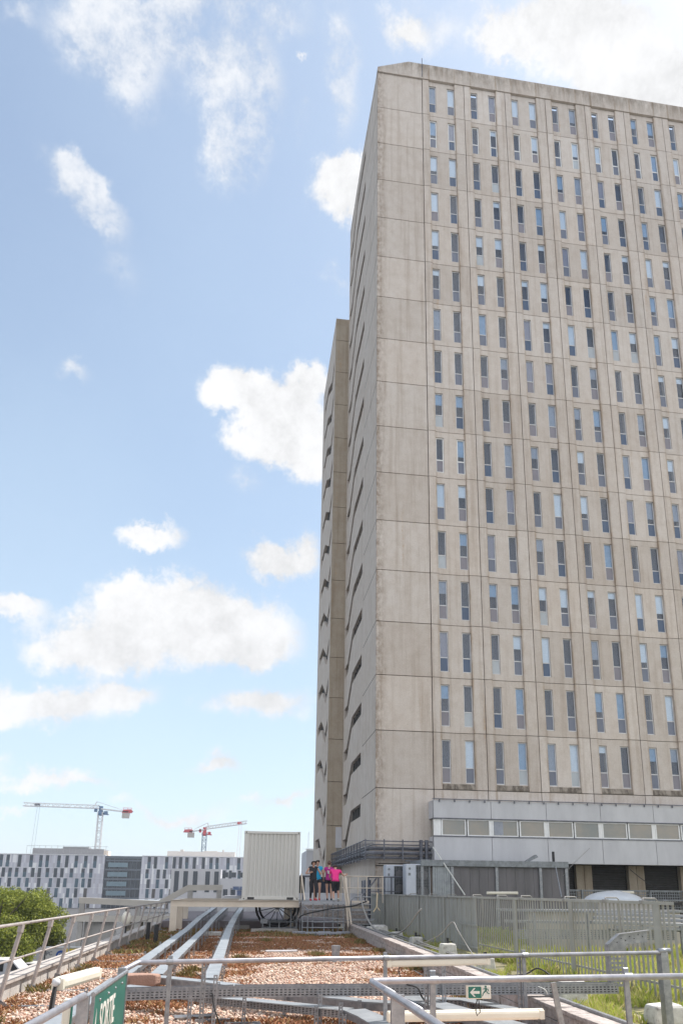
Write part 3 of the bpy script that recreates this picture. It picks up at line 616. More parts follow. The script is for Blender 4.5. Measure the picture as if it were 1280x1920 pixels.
def open_tray(label, segs, z0, z1, w, posts, lid=False, group=None):
    t = thing('perforated_cable_tray', label, 'cable tray', (segs[0][0], segs[0][1], 0), group)
    b = MB(); cb_ = MB()
    for a, c in zip(segs[:-1], segs[1:]):
        perf(b, a, c, z0, z1); d = Vector((c[0]-a[0], c[1]-a[1], 0)).normalized(); s = Vector((-d.y, d.x, 0))*w
        perf(b, (a[0]+s.x, a[1]+s.y), (c[0]+s.x, c[1]+s.y), z0, z1)
        b.bar((a[0]+s.x/2, a[1]+s.y/2, z0), (c[0]+s.x/2, c[1]+s.y/2, z0), w, .003)
        zc = z0+(z1-z0)*.3; cb_.tube([(a[0]+s.x*.4, a[1]+s.y*.4, zc), (c[0]+s.x*.4, c[1]+s.y*.4, zc)], min(.03, (z1-z0)*.25), 6); cb_.tube([(a[0]+s.x*.7, a[1]+s.y*.7, zc+.03), (c[0]+s.x*.7, c[1]+s.y*.7, zc+.03)], .02, 6)
    put('tray', b, m_galv, t); put('cables', cb_, m_black, t)  # black cable bundle added inside so the tray slots read dark
    if lid:
        b = MB()
        for c_ in cut([(p[0], p[1]+w/2, z1+.012) for p in segs], 1.3, .01): sweep(b, c_, w+.03, .014)
        put('lid', b, m_galv_lid, t)
    for (x, y, zt) in posts:
        b = MB(); chan(b, x, y-.03, 0, zt, .05, .03, 0); b.box(x-.1, x+.1, y-.05, y+.03, 0, .014); b.bar((x-.25, y+.1, .03), (x+.22, y+.13, .03), .05, .03); put('post', b, m_galv, t)
    return t
open_tray('tall perforated cable tray crossing the whole gravel area behind the railings', [(-1.440, 9.900, 0.596)[:2], (-0.082, 10.100, 0.575)[:2], (1.700, 10.100, 0.562)[:2], (5.073, 10.100, 0.557)[:2]], .435, .575, .12,
          [(-.32, 9.98, .72), (-.62, 10.05, .56), (1.0, 10.05, .48), (2.62, 10.05, .86)])
open_tray('lower perforated cable tray with a flat lid sloping towards the lower right', [(-1.76, 12.31), (-.94, 11.7), (-.15, 10.87), (1.35, 9.72)], .22, .31, .2,
          [(-.35, 10.9, .22), (.05, 10.6, .42), (.95, 10.0, .34), (1.22, 9.68, .42)], True)
open_tray('short perforated cable tray with lid leaving past the small exit sign', [(2.4, 10.7), (3.05, 10.5), (3.45, 9.55)], .22, .31, .2, [(3.0, 10.4, .3)], True)
PB = [(1.40, 9.75, .33), (1.52, 9.35, .32), (1.66, 8.4, .31), (1.7, 7.2, .31)]
tray('short closed cable tray with an orange mark coming towards the corner post', PB, .30, .09, [(1.22, 9.3, .34), (1.9, 9.0, .3)], .6, group=None)
PQ = [(2.28, 10.75, .36), (2.62, 9.5, .36), (2.95, 8.3, .36)]
tray('wide short closed cable tray below the crossing tray beside the masonry kerb', PQ, .34, .09, [(2.5, 9.6, .3)], .7, group=None)
# climbing elbow at the right end
t = thing('cable_tray_elbow', 'grey perforated tray elbow rising against the picket fence near the end post', 'cable tray', (5.2, 10.2, .5))
b = MB(); perf(b, (5.02, 10.3), (5.30, 10.3), .50, 1.00, 8)
b.prism([(5.02, 1.0), (5.02, 1.06), (5.20, 1.20), (5.66, 1.255), (5.66, 1.09), (5.36, 1.06), (5.30, 1.0)], 'y', 10.298, 10.302)
b.bar((5.02, 10.25, .5), (5.02, 10.25, 1.06), .004, .10, up=(0, 1, 0)); b.bar((5.02, 10.25, 1.06), (5.20, 10.25, 1.20), .10, .004); b.bar((5.20, 10.25, 1.20), (5.66, 10.25, 1.255), .10, .004)
put('elbow', b, m_galv, t)
b = MB()
for k in range(9): b.ball((5.07+.065*k, 10.294, 1.06+.013*k+(.04 if k % 2 else 0)), .008, 6, 4)
put('bolt', b, m_black, t)
t = thing('drain_pipe', 'short grey vent pipe standing in the middle of the gravel', 'pipe', (2.34, 19.7, 0))
b = MB(); b.tube([(2.34, 19.7, 0), (2.34, 19.7, .36)], .10, 16); put('pipe', b, m_galv, t, smooth=False)
b = MB(); b.tube([(2.34, 19.7, .30), (2.34, 19.7, .40)], .112, 16); b.tube([(2.34, 19.7, 0), (2.34, 19.7, .03)], .15, 14); put('collar', b, m_galv, t)
t = thing('slab', 'loose reddish brown concrete lump lying beside the green sign panel', 'stone', (-1.899, 14.296, 0.100))
b = MB(); c = Vector((-1.682, 13.276, 0.250)); pl = [(-.42, -.08), (-.30, .12), (.1, .16), (.38, .02), (.30, -.14), (-.1, -.18)]
b.prism([(c.x+u, c.y+v) for u, v in pl], 'z', .22, .40); b.prism([(c.x+u*.8, c.y+v*.8) for u, v in pl], 'z', .12, .22)
put('lump', b, M('reddish_concrete', (.36, .22, .17), (.28, .17, .13), rough=.9, scale=6, bump=.6), t, bevel=.04)
# ---------------------------------------------------------------- fence on the right
def fx(y): return 6.90-(y-11.7)*.0205
t = thing('picket_fence', 'tall weathered grey metal fence, open pickets near and solid sheets far, beside the grass', 'fence', (6.9, 11.7, 0))
b = MB(); y = 11.62
while y < 21.6: b.box(fx(y)-.006, fx(y)+.0, y, y+.065, .04, 1.575); y += .150
put('pickets', b, m_fence, t)
b = MB(); y = 21.85
while y < 38.5:
    x = fx(y); b.box(x-.010, x+.006, y, y+.40, .04, 1.575); b.box(x-.024, x-.012, y+.40, y+.45, .04, 1.575); y += .45
put('sheet_panels', b, m_fence, t)
b = MB(); b.bar((fx(11.55)-.01, 11.55, 1.60), (fx(38.5)-.01, 38.5, 1.60), .075, .055); b.bar((fx(11.62)+.02, 11.62, .30), (fx(21.6)+.02, 21.6, .30), .02, .04)
put('top_rail', b, m_fence, t)
b = MB(); b.bar((fx(11.50)-.01, 11.42, 1.60), (fx(11.5)-.01, 11.55, 1.60), .072, .05); put('rail_end', b, m_black, t)
for y in (12.0, 15.3, 18.5, 21.62, 25, 28.5, 32, 35):
    b = MB(); x = fx(y); b.box(x-.045, x-.02, y, y+.20, .0, 1.575); put('post', b, m_fence, t, bevel=.003)
for y in (12.55, 13.9, 15.7, 18.2, 19.9, 22.0, 24.6, 27, 30):
    b = MB(); x = fx(y)-.01; b.tube([(x, y-.02, 1.62), (x, y, 1.665), (x+.03, y+.04, 1.672), (x+.26, y+.06, 1.672), (x+.30, y+.06, 1.64), (x+.32, y+.07, 1.0)], .014, 7); b.box(x-.05, x+.05, y-.04, y+.04, 1.575, 1.64)
    put('strut', b, m_cable, t, smooth=False)
b = MB()
for y in (23.6,):
    x = fx(y)-.06; b.bar((x, y-2.2, .82), (x, y-.2, .82), .02, .04); b.bar((x, y-2.2, .20), (x, y-.2, .20), .02, .04)
put('brace_rail', b, m_fence, t)
# painted ballast blocks in the grass strip
def block(loc, s, label, stub=True, rot=0.1):
    t = thing('ballast_block', label, 'concrete block', loc, 'painted ballast blocks in the grass strip')
    b = MB(); w, d, h = s; m = Matrix.Rotation(rot, 4, 'Z')
    h += .06; pl = [(-w/2, -d/2), (w/2, -d/2), (w/2, d/2), (-w/2, d/2)]; pl = [tuple((m @ Vector((*q, 0)))[:2]) for q in pl]
    b.add([(loc[0]+x, loc[1]+y, 0) for x, y in pl]+[(loc[0]+x*.82, loc[1]+y*.82, h+random.uniform(-.03, .03)) for x, y in pl], [(0,3,2,1),(4,5,6,7),(0,1,5,4),(1,2,6,5),(2,3,7,6),(3,0,4,7)])
    put('block', b, m_block, t, bevel=.035)
    if stub: b = MB(); b.box(loc[0]-.03, loc[0]+.03, loc[1]-.02, loc[1]+.02, h-.03, h+.12); b.bar((loc[0], loc[1], h+.02), (loc[0]+.16, loc[1]+.1, h+.03), .025); put('bracket', b, m_black, t)
block((5.85, 10.35, 0), (.52, .35, .20), 'white block with chipped dark edge carrying the square end post', False, .1)
block((5.22, 12.0, 0), (.46, .36, .33), 'grey white block in tall grass below the crossing perforated tray', False, 0)
block((5.35, 16.8, 0), (.40, .32, .28), 'block half hidden behind the upper strip light')
block((5.48, 20.5, 0), (.46, .38, .36), 'block with a dark bracket where the sheet fence begins')
block((5.30, 23.6, 0), (.42, .38, .34), 'block with a sagging cable over it before the sheet fence')
block((5.20, 26.2, 0), (.44, .38, .34), 'block in bright grass halfway along the kerb')
block((4.95, 29.2, 0), (.7, .5, .40), 'large pale block at the far end of the masonry kerb', False)
block((5.45, 31.0, 0), (.7, .5, .34), 'far pale block under the tangle of cables', False)
# cables
def cable(label, pts, r, mat=None, cat='cable', group=None):
    pts = [Vector(p) for p in pts]; out = []
    for i in range(len(pts)-1):                      # catmull-rom
        p0, p1, p2, p3 = pts[max(i-1, 0)], pts[i], pts[i+1], pts[min(i+2, len(pts)-1)]
        for k in range(6):
            u = k/6; out.append(.5*((2*p1)+(p2-p0)*u+(2*p0-5*p1+4*p2-p3)*u*u+(3*p1-p0-3*p2+p3)*u**3))
    out.append(pts[-1]); b = MB().tube(out, r, 6)
    o = put('cable', b, mat or m_cable, smooth=True, loc=tuple(pts[0])); return props(o, label, cat, group)
cable('thick grey cable hanging from the fence top in the far corner down to the blocks', [(4.670, 31.000, 1.724), (4.610, 30.000, 1.154), (4.707, 29.000, 0.589), (4.766, 27.000, 0.345), (5.000, 25.000, 0.383)], .025)
cable('second grey cable falling in a loop beside the far fence corner', [(4.657, 31.200, 1.553), (4.740, 30.000, 0.851), (4.872, 29.000, 0.434), (5.050, 27.500, 0.246)], .02)
cable('pale cable looping from the blocks up to a knot on the sheet fence', [(4.591, 25.000, 0.483), (4.800, 24.000, 0.470), (4.931, 23.000, 0.740), (5.081, 22.400, 1.132), (5.189, 22.300, 1.257)], .022)
cable('pale cable rising and falling like a tent beside the start of the pickets', [(4.715, 20.000, 0.443), (4.997, 19.400, 0.691), (5.205, 19.000, 1.010), (5.268, 18.700, 0.818), (5.445, 18.500, 0.454), (5.449, 18.000, 0.283)], .014)
cable('black cable arching over the railing behind the crossing strip light', [(3.976, 11.500, 0.519), (4.216, 11.300, 0.569), (4.349, 11.200, 0.654), (4.448, 11.100, 0.618), (4.549, 11.000, 0.509)], .013, m_black)
cable('thin black cable dangling from the left end of the upper strip light', [(1.843, 9.000, 0.935), (1.811, 9.000, 0.853), (1.850, 9.100, 0.772)], .006, m_black)
cable('black cable hooked over the crossing tray next to the near post', [(2.096, 9.900, 0.595), (2.213, 9.800, 0.567), (2.267, 9.800, 0.465), (2.359, 9.900, 0.375), (2.467, 10.000, 0.322)], .011, m_black)
cable('short pale wire sticking out of the crossing perforated tray', [(3.854, 9.900, 0.556), (3.900, 9.800, 0.535), (3.940, 9.800, 0.476)], .007, m_white)
t = thing('cable_knot', 'frayed knot of beige tape tied on the far sheet fence', 'rope', (5.165, 30.000, 1.361))
b = MB(); b.tube([(5.359, 31.000, 1.687), (5.303, 30.800, 1.142), (5.172, 30.800, 0.932)], .03, 6); b.tube([(5.303, 30.800, 1.142), (5.418, 30.700, 0.978)], .02, 6); put('tape', b, M('beige_tape', (.55, .45, .30)), t)
for lab, a, c in (('grey conduit bundle lying along the foot of the sheet fence', (5.040, 30.000, 0.348), (5.490, 18.500, 0.144)),):
    b = MB()
    for k in range(4): b.tube([Vector(a)+Vector((.05*k, 0, .0)), (Vector(a)+Vector(c))/2+Vector((.06*k-.1, 0, .06*math.sin(k*2))), Vector(c)+Vector((.04*k, 0, 0))], .018, 6)
    props(put('conduit_bundle', b, m_cable, loc=a), lab, 'cable')

# meadow side: skylight, duct bundle, guard grille, lights
def skylight(x, y, r, zb, zt, label):
    t = thing('skylight', label, 'skylight', (x, y, 0), 'white dome skylights behind the fence')
    b = MB().box(x-r*1.05, x+r*1.05, y-r, y+r, 0, zb); put('upstand', b, m_parapet, t, bevel=.02)
    b = MB(); b.ball((x, y, zb-.02), (r, r, zt-zb), 24, 12); b.ball((x+r*.05, y-r*.1, zb-.02), (r*.55, r*.7, (zt-zb)*1.04), 20, 10)
    put('dome', b, m_skylight, t, smooth=True)
skylight(12.9, 25.6, 1.02, 1.48, 1.86, 'large milky dome skylight above the fence in front of the louvred shutters')
skylight(8.05, 33.8, .5, 1.36, 1.56, 'small white dome skylight just below the air conditioning units')
t = thing('duct_bundle', 'bundle of bright metal ducts crossing the meadow behind the fence', 'duct', (12, 18, 0))
for k, (dz, dy) in enumerate(((0, 0), (.10, .25), (.20, .5), (-.12, -.12))):
    b = MB().bar((9.0+.2*k, 19.2+dy, 1.02+dz), (17.5, 17.4+dy, .86+dz), 0.22, .075); put('duct', b, m_galv, t, bevel=.005)
for x in (9.6, 11.2, 13, 15):
    b = MB().box(x-.03, x+.03, 18.6, 18.66, 0, .95); b.box(x-.03, x+.03, 18.62, 19.4, .80, .85); put('post', b, m_galv, t)
t = thing('duct_bundle', 'lower perforated metal duct seen through the pickets near the elbow', 'duct', (8, 15, 0))
b = MB().bar((7.4, 22, 1.25), (12.2, 21, 1.22), .22, .07); b.bar((7.4, 21.4, .95), (12.6, 20.4, .92), .22, .07); put('duct', b, m_galv, t, bevel=.005)
b = MB(); perf(b, (7.3, 20), (11.5, 19.4), .55, .8, 4, .09); put('tray', b, m_galv, t)
for x in (8, 9.6, 11.2): b = MB().box(x-.03, x+.03, 20.6, 20.66, 0, 1.2); put('post', b, m_galv, t)
t = thing('raised_kerb', 'pale raised roof kerb behind the near pickets', 'wall', (9, 22.6, 0))
b = MB().box(8.6, 13.6, 22.6, 22.9, 0, 1.18); put('wall', b, m_parapet, t); b = MB().box(8.55, 13.65, 22.5, 23.0, 1.184, 1.26); put('coping', b, m_galv, t)
t = thing('guard_grille', 'dark welded grille railing in front of the louvred shutters', 'railing', (17, 37.6, 0))
b = MB(); x = 15.9
while x < 30: b.box(x, x+.03, 37.6, 37.61, .9, 1.88); x += .13
for k in range(8): z = .92+k*.13; b.box(15.9, 30, 37.612, 37.622, z, z+.03)
put('mesh', b, m_shed_trim, t)
b = MB(); b.bar((15.9, 37.6, 1.9), (30, 37.6, 1.9), .06); b.bar((15.9, 37.55, 1.45), (30, 37.55, 1.40), .09, .07); put('rail', b, m_shed_trim, t)
for k in range(8): b = MB().box(17.2+k*1.9, 17.27+k*1.9, 37.5, 37.6, 0, 1.93); put('post', b, m_shed_trim, t)
props(t, None)
strip_light((10.341, 32.000, 1.717), (11.740, 32.000, 1.730), .06, 'cream strip light against the dark shed wall above the fence')
strip_light((15.685, 31.000, 1.791), (16.592, 31.000, 1.800), .05, 'pale strip light beside the large dome skylight')

# ---------------------------------------------------------------- shed, air conditioners, poles
t = thing('shed', 'grey metal clad shed with stained flat roof edge standing against the tower foot', 'shed', (13, 36, 0))
X0, X1, Y0, Y1 = 8.35, 15.75, 36.0, 38.4
b = MB(); x = X0+1.55
while x < X1-.1: b.box(x, x+.455, Y0+.06, Y0+.09, 0, 2.95); x += .465
b.box(X0+1.55, X1, Y0+.09, Y1, 0, 2.94); put('cladding', b, m_shed, t)
b = MB(); x = X0+.62
while x < X0+1.5: b.box(x, x+.07, Y0+.02, Y0+.05, 0, 2.95); x += .11
b.box(X0+.6, X0+1.5, Y0+.05, Y0+.08, 0, 2.95); b.box(X0+.25, X0+.6, Y0+.5, Y0+.53, 0, 2.95, 0); put('ribbed_panel', b, m_galv_lid, t)
b = MB(); b.box(X0, X1+.12, Y0-.12, Y1, 2.96, 3.26); put('roof_edge', b, m_shed_trim, t, bevel=.01)
for x in (X0, X0+1.5, X0+3.75, X0+6.0, X1-.05):
    b = MB().box(x, x+.14, Y0-.04, Y0+.04, 0, 2.95); put('post', b, m_galv, t)
b = MB(); b.prism([(X0+5.55, 3.27), (X0+5.75, 3.27), (X0+6.25, 3.50), (X0+6.15, 3.62)], 'y', Y0+.6, Y0+.9); put('roof_vent', b, m_shed_trim, t)
b = MB(); b.box(X0+7.1, X0+7.2, Y0+.8, Y0+.9, 3.26, 3.8); put('roof_stub', b, m_black, t)
def ac(x, y, w, h, zb, label):
    t = thing('air_conditioner', label, 'air conditioner', (x, y, 0), 'grey outdoor air conditioning units')
    b = MB(); b.box(x, x+w, y, y+.75, zb, zb+h); put('casing', b, m_ac, t, bevel=.03)
    b = MB(); gx0, gx1 = x+w*.42, x+w*.97; b.box(gx0, gx1, y-.012, y-.004, zb+.12, zb+h-.06); put('fan_panel', b, m_black, t)
    b = MB(); z = zb+.12
    while z < zb+h-.08: b.box(gx0, gx1, y-.03, y-.018, z, z+.012); z += .07
    xx = gx0
    while xx < gx1: b.box(xx, xx+.012, y-.045, y-.032, zb+.12, zb+h-.06); xx += .08
    put('guard', b, m_shed_trim, t)
    for zc in (.3, .72):
        b = MB(); b.tube([((gx0+gx1)/2, y-.03, zb+h*zc), ((gx0+gx1)/2, y-.014, zb+h*zc)], w*.20, 20); put('fan', b, m_shed, t)
    b = MB(); b.tube([(x+w*.16, y-.012, zb+h-.22), (x+w*.16, y-.001, zb+h-.22)], .06, 12); b.box(x+w*.10, x+w*.2, y-.01, y-.002, zb+h-.55, zb+h-.42); put('badge', b, m_shed_trim, t)
    b = MB(); b.box(x+w*.36, x+w*.44, y-.02, y-.001, zb+h*.72, zb+h*.8); b.box(x+.05, x+.2, y+.1, y+.7, 0, zb); b.box(x+w-.2, x+w-.05, y+.1, y+.7, 0, zb); put('mount', b, m_ac, t)
ac(6.88, 37.3, 1.0, 1.62, 1.42, 'left and slightly lower grey outdoor air conditioner beside the pipe rack')
ac(7.62, 36.0, 1.2, 1.85, 1.20, 'right and taller grey outdoor air conditioner touching the shed')
o = put('leaning_pole', MB().tube([(9.126, 36.600, 3.914), (10.122, 34.600, 1.621)], .03, 8), m_white, loc=(9.126, 36.600, 3.914)); props(o, 'thin white pole leaning from the podium wall over the shed', 'pole')
o = put('leaning_pole', MB().tube([(15.066, 35.600, 2.980), (14.765, 34.400, 1.565)], .03, 8), m_galv, loc=(15.066, 35.600, 2.980)); props(o, 'thin pale pole leaning on the right end of the shed', 'pole')
cable('thin guy wire rising from the shed to the podium wall', [(15.514, 35.800, 2.580), (16.783, 37.500, 3.167), (18.436, 38.800, 4.140)], .012)
cable('dark cable drooping across the louvred shutters', [(20.500, 38.500, 3.025), (20.888, 37.900, 2.461), (21.465, 37.400, 1.972)], .02, m_black)

# ---------------------------------------------------------------- pipe rack round the tower corner
t = thing('pipe_rack', 'dark pipe and cable rack wrapping the tower corner above the roof', 'pipe rack', (6.5, 39.5, 3.8))
def rackline(z, off, r, name, mat):
    b = MB().tube([(6.80-off, 56.5, z), (6.80-off, 39.98-off, z), (9.75, 39.98-off, z)], r, 8); put(name, b, mat, t)
m_rack = M('rack_steel', (.16, .17, .20), (.09, .09, .11), rough=.5, metal=.4, scale=4)
rackline(4.33, .75, .03, 'rail', m_rack); rackline(4.18, .15, .03, 'rail', m_rack)
for z, off, r in ((3.72, .60, .09), (3.72, .38, .07), (3.48, .5, .06), (4.0, .62, .05), (3.95, .35, .08)): rackline(z, off, r, 'pipe', m_rack)
for k in range(14):
    y = 40.6+k*1.15; b = MB(); b.box(6.0, 6.80, y, y+.06, 3.56, 3.62); b.box(6.02, 6.08, y, y+.06, 3.3, 4.36); b.box(6.0, 6.8, y+.07, y+.10, 4.28, 4.32); put('bracket', b, m_rack, t)
for x in (6.1, 7.1, 8.1, 9.1):
    b = MB(); b.box(x, x+.06, 39.1, 39.98, 3.56, 3.62); b.box(x, x+.06, 39.12, 39.18, 3.35, 4.42); put('bracket', b, m_rack, t)
for x in (9.15, 9.45): b = MB().tube([(x, 39.3, 3.2), (x, 39.3, 4.42)], .10, 8); put('riser', b, m_rack, t)
b = MB().box(8.3, 9.7, 39.4, 39.5, 3.3, 3.36); put('rail', b, m_rack, t)
m_stain = M('stained_sill', (.30, .26, .22), (.12, .10, .08), rough=.95, scale=3, stretch=(1, 1, .3), lo=.42, hi=.58)
m_pad = M('pad_plastic', (.30, .31, .35), (.24, .25, .28), rough=.7)
m_deck = M('deck_grating', (.36, .37, .40), (.28, .29, .31), rough=.5, metal=.4, scale=6)
# ---------------------------------------------------------------- main tower
FZ0, FH, NF = 7.26, 3.25, 16
TX, TY, TOP = 6.81, 40.0, 60.66
BX0, BP, NB = 10.08, 3.125, 15
t = thing('concrete_tower', 'tall beige precast concrete hospital tower with pairs of narrow slit windows', 'building', (TX, TY, -5))
tower = t
XE = BX0+BP*NB
G = .022
b = MB()
# end panels (floor 0 is the tall plinth panel)
zs = [3.2]+[FZ0+FH*i for i in range(17)]
b.box(TX, BX0-G, TY, TY+.2, -1, 3.2-G)
for i in range(17):
    b.box(TX, BX0-G, TY, TY+.2, zs[i]+G, (zs[i+1]-G))
for k in range(NB):
    x = BX0+BP*k; big = k < 8
    for i in range(NF+1):
        z0 = FZ0+FH*i; z1 = z0+FH
        if i == NF: z1 = FZ0+FH*NF+.2
        g2 = G*.8
        if i < NF:
            b.box(x+G, x+.50, TY-.04, TY+.2, z0+g2, z1-g2)                     # pilaster strips, proud of the bay
            b.box(x+2.42, x+BP-G, TY-.04, TY+.2, z0+g2, z1-g2)
            b.box(x+.503, x+2.417, TY+.06, TY+.30, z0+g2, z0+.38)                 # sill band
            b.box(x+.503, x+2.417, TY+.06, TY+.30, z0+2.86, z1-g2)                # lintel band
            b.box(x+1.045, x+1.875, TY+.06, TY+.50, z0+.382, z0+2.858)              # infill between the pair
    b.box(x+G, x+BP-G, TY-.03, TY+.2, 6.4, FZ0-G)
    b.prism([(TY+.059, FZ0+.03), (TY-.03, FZ0+.03), (TY-.03, FZ0+.10), (TY+.059, FZ0+.34)], 'x', x+.503, x+2.417, mi=1)
put('front_wall', b, [m_front, m_stain], t)
put('joint_backing', MB().box(TX+.2, BX0+.4, TY+.15, TY+.19, -1, TOP-1.4), m_joint, t)
b = MB()
for k in range(NB+1): x = BX0+BP*k; b.box(x-.55, x+.42, TY+.15, TY+.19, 6.4, TOP-1.4)
for k in range(NB):
    x = BX0+BP*k
    for i in range(NF): z = FZ0+FH*i; b.box(x+.44, x+2.46, TY+.16, TY+.20, z-.1, z+.1)
put('joint_backing', b, m_joint, t)
# parapet: clipped down to the corner
b = MB(); zp = FZ0+FH*NF+.01
b.prism([(TX-.02, zp+.0), (XE, zp), (XE, TOP), (9.07, TOP), (TX-.02, TOP-.98)], 'y', TY-.10, TY+.5)
b.prism([(TX+.02, zp-1.0), (BX0-G, zp-1.0), (BX0-G, zp-.02), (TX+.02, zp-.02)], 'y', TY+.203, TY+.3)
put('parapet', b, m_front, t)
b = MB(); b.box(BX0-.03, BX0+.01, TY-.14, TY-.11, 59.4, TOP+.5); put('lightning_rod', b, m_rack, t)
b = MB(); b.box(TX+.5, XE, TY+.6, TY+14.4, 3.4, TOP-1.5); b.box(TX+.5, XE, TY+1.3, TY+14.3, -4.9, 3.39); put('core', b, m_dark, t)
# side wall with stair slots
def slots(zi, y0):
    # level landing, sloping run, lower landing (y, z)
    h = .80
    return [(45.6, zi), (50.0, zi), (52.5, zi-1.72), (54.25, zi-1.72), (54.25, zi-1.72+h), (52.75, zi-1.72+h), (50.0, zi+h), (45.6, zi+h)]
b = MB(); holes = [slots(6.22+FH*i, 0) for i in range(17)]; Y1 = 54.7
out = [(TY+.203, -1), (Y1, -1), (Y1, TOP-.2), (47.5, TOP-.05), (TY+.51, TOP-.9), (TY+.51, zp-.05), (TY+.203, zp-.05)]
b.prism(out, 'x', TX-.0, TX+.30, holes=[h for h in holes if max(p[1] for p in h) < TOP-1.4]); b.box(TX+.31, TX+8, Y1-.3, Y1-.02, -5, TOP-1.5)
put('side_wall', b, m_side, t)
for i, h in enumerate(holes):
    zi = 6.22+FH*i
    b = MB()
    for y in (46.7, 47.8, 48.9, 50.0): b.box(TX+.14, TX+.20, y-.035, y+.035, zi-.05, zi+.75)
    b.box(TX+.14, TX+.2, 53.4, 53.46, zi-1.75, zi-.98)
    b.box(TX+.24, TX+.26, 45.5, 54.4, zi-1.8, zi+.8, 1)
    put('stair_slot', b, [m_louvre, m_joint], t)
b = MB()
for i in range(17): b.bar((TX-.002, TY, FZ0+FH*i), (TX-.002, 45.0, FZ0+FH*i), .006, .035)
put('side_joints', b, m_joint, t)
# windows
WW, WH = .53, 2.46
def win_frame(mat, th):
    b = MB(); b.box(0, th, 0, .05, 0, WH); b.box(WW-th, WW, 0, .05, 0, WH); b.box(th, WW-th, 0, .05, 0, th); b.box(th, WW-th, 0, .05, WH-th, WH); b.box(th, WW-th, 0, .05, .84, .84+th*1.2)
    return b
frame_me = [win_frame(m_alu, .05).mesh('window_frame', m_alu), win_frame(m_white_frame, .07).mesh('window_frame', m_white_frame)]
pane_me = MB().box(.03, WW-.03, .025, .032, .88, WH-.03).mesh('pane', m_pane)
low_me = [MB().box(.03, WW-.03, .02, .03, .03, .85).mesh('lower_pane', m) for m in m_lower]
blind_me = {}
for mi, m in enumerate(m_blind):
    for hf in (.25, .5, .75, 1.0): blind_me[(mi, hf)] = MB().box(.03, WW-.03, .07, .08, WH-.03-(WH-.91)*hf, WH-.03).mesh('blind', m)
cells = []
for k in range(NB):
    for i in range(NF):
        for s in (0, 1):
            x = BX0+BP*k+(.509 if s == 0 else 1.881); z = FZ0+FH*i+.39
            px_s, py_s, w = screen((x+.2, TY, z+1.2))
            vis = -5 < px_s < 1285 and -5 < py_s < 1925
            cells.append((-(1e5/w/w if vis else 0), x, z, i, k, s))
cells.sort(key=lambda c: c[0]); rest = MB(); rest_m = [m_alu, m_white_frame, m_pane]+m_lower+m_blind
def pick():
    lo = rng.choice(4, p=[.42, .25, .25, .08]); r = rng.random()
    if r < .32: bl = None
    elif r < .62: bl = (0, rng.choice([.25, .5, .75, 1.0, 1.0]))
    elif r < .76: bl = (3, rng.choice([.5, 1.0, .75]))
    elif r < .88: bl = (1, rng.choice([.5, .75, 1.0]))
    else: bl = (2, 1.0)
    return lo, bl
for j, (sc, x, z, i, k, s) in enumerate(cells):
    lo, bl = pick(); white = i == 14 or (i == 6 and k == 0); y = TY+.13
    if sc == 0 and k > 9: bl = None
    if j < 100:
        w = inst('window', frame_me[1 if white else 0], (x, y, z), t);
        for nm, me in (('pane', pane_me), ('lower_pane', low_me[lo])): inst(nm, me, (0, 0, 0), w)
        if bl: inst('blind', blind_me[bl], (0, 0, 0), w)
    else:
        th = .07 if white else .05; mi = 1 if white else 0
        for a in ((0, th, 0, WH), (WW-th, WW, 0, WH), (th, WW-th, 0, th), (th, WW-th, WH-th, WH), (th, WW-th, .84, .84+th*1.2)): rest.box(x+a[0], x+a[1], y, y+.05, z+a[2], z+a[3], mi)
        rest.box(x+.03, x+WW-.03, y+.025, y+.032, z+.88, z+WH-.03, 2); rest.box(x+.03, x+WW-.03, y+.02, y+.03, z+.03, z+.85, 3+lo)
        if bl: hf = bl[1]; rest.box(x+.03, x+WW-.03, y+.07, y+.08, z+WH-.03-(WH-.91)*hf, z+WH-.03, 7+bl[0])
put('window_rows', rest, rest_m, t, kind='stuff', label='upper and farther slit windows of the tower')
# podium band
PY = 38.9; PX = 9.76; PE = XE
b = MB()
jx = [PX]+[PX+3.2+3.14*k for k in range(13)]
for a, c in zip(jx[:-1], jx[1:]):
    b.box(a+.012, c-.012, PY, PY+.12, 5.60, 6.55); b.box(a+.012, c-.012, PY, PY+.12, 3.28, 4.62)
b.box(PX, jx[-1], PY+.122, PY+.16, 5.6, 6.5, 1); b.box(PX, jx[-1], PY+.122, PY+.16, 3.3, 4.6, 1)
b.box(PX, PX+.12, PY+.165, TY-.035, 5.6, 6.55); b.box(PX, PX+.12, PY+.165, TY-.035, 3.28, 4.62)
b.box(PX+.13, jx[-1], PY+.17, TY-.04, 3.30, 3.36); b.box(PX+.13, jx[-1], PY+.17, TY-.04, 6.40, 6.45)
put('podium_wall', b, [m_podium, m_joint], t, bevel=.006)
b = MB(); b.bar((PX-.05, PY-.03, 6.60), (jx[-1], PY-.03, 6.60), .06, .05)
for k in range(36): b.box(PX+.3+k*.84, PX+.36+k*.84, PY-.07, PY-.035, 6.45, 6.57)
put('podium_rail', b, m_rack, t)
b = MB(); b.box(PX-.02, jx[-1], PY-.03, PY+.02, 4.60, 4.66); b.box(PX-.02, jx[-1], PY-.03, PY+.05, 5.54, 5.60); put('podium_sill', b, m_rack, t)
wm = M('podium_glass', (.20, .21, .20), (.30, .26, .21), rough=.08, scale=.6, spec=.8)
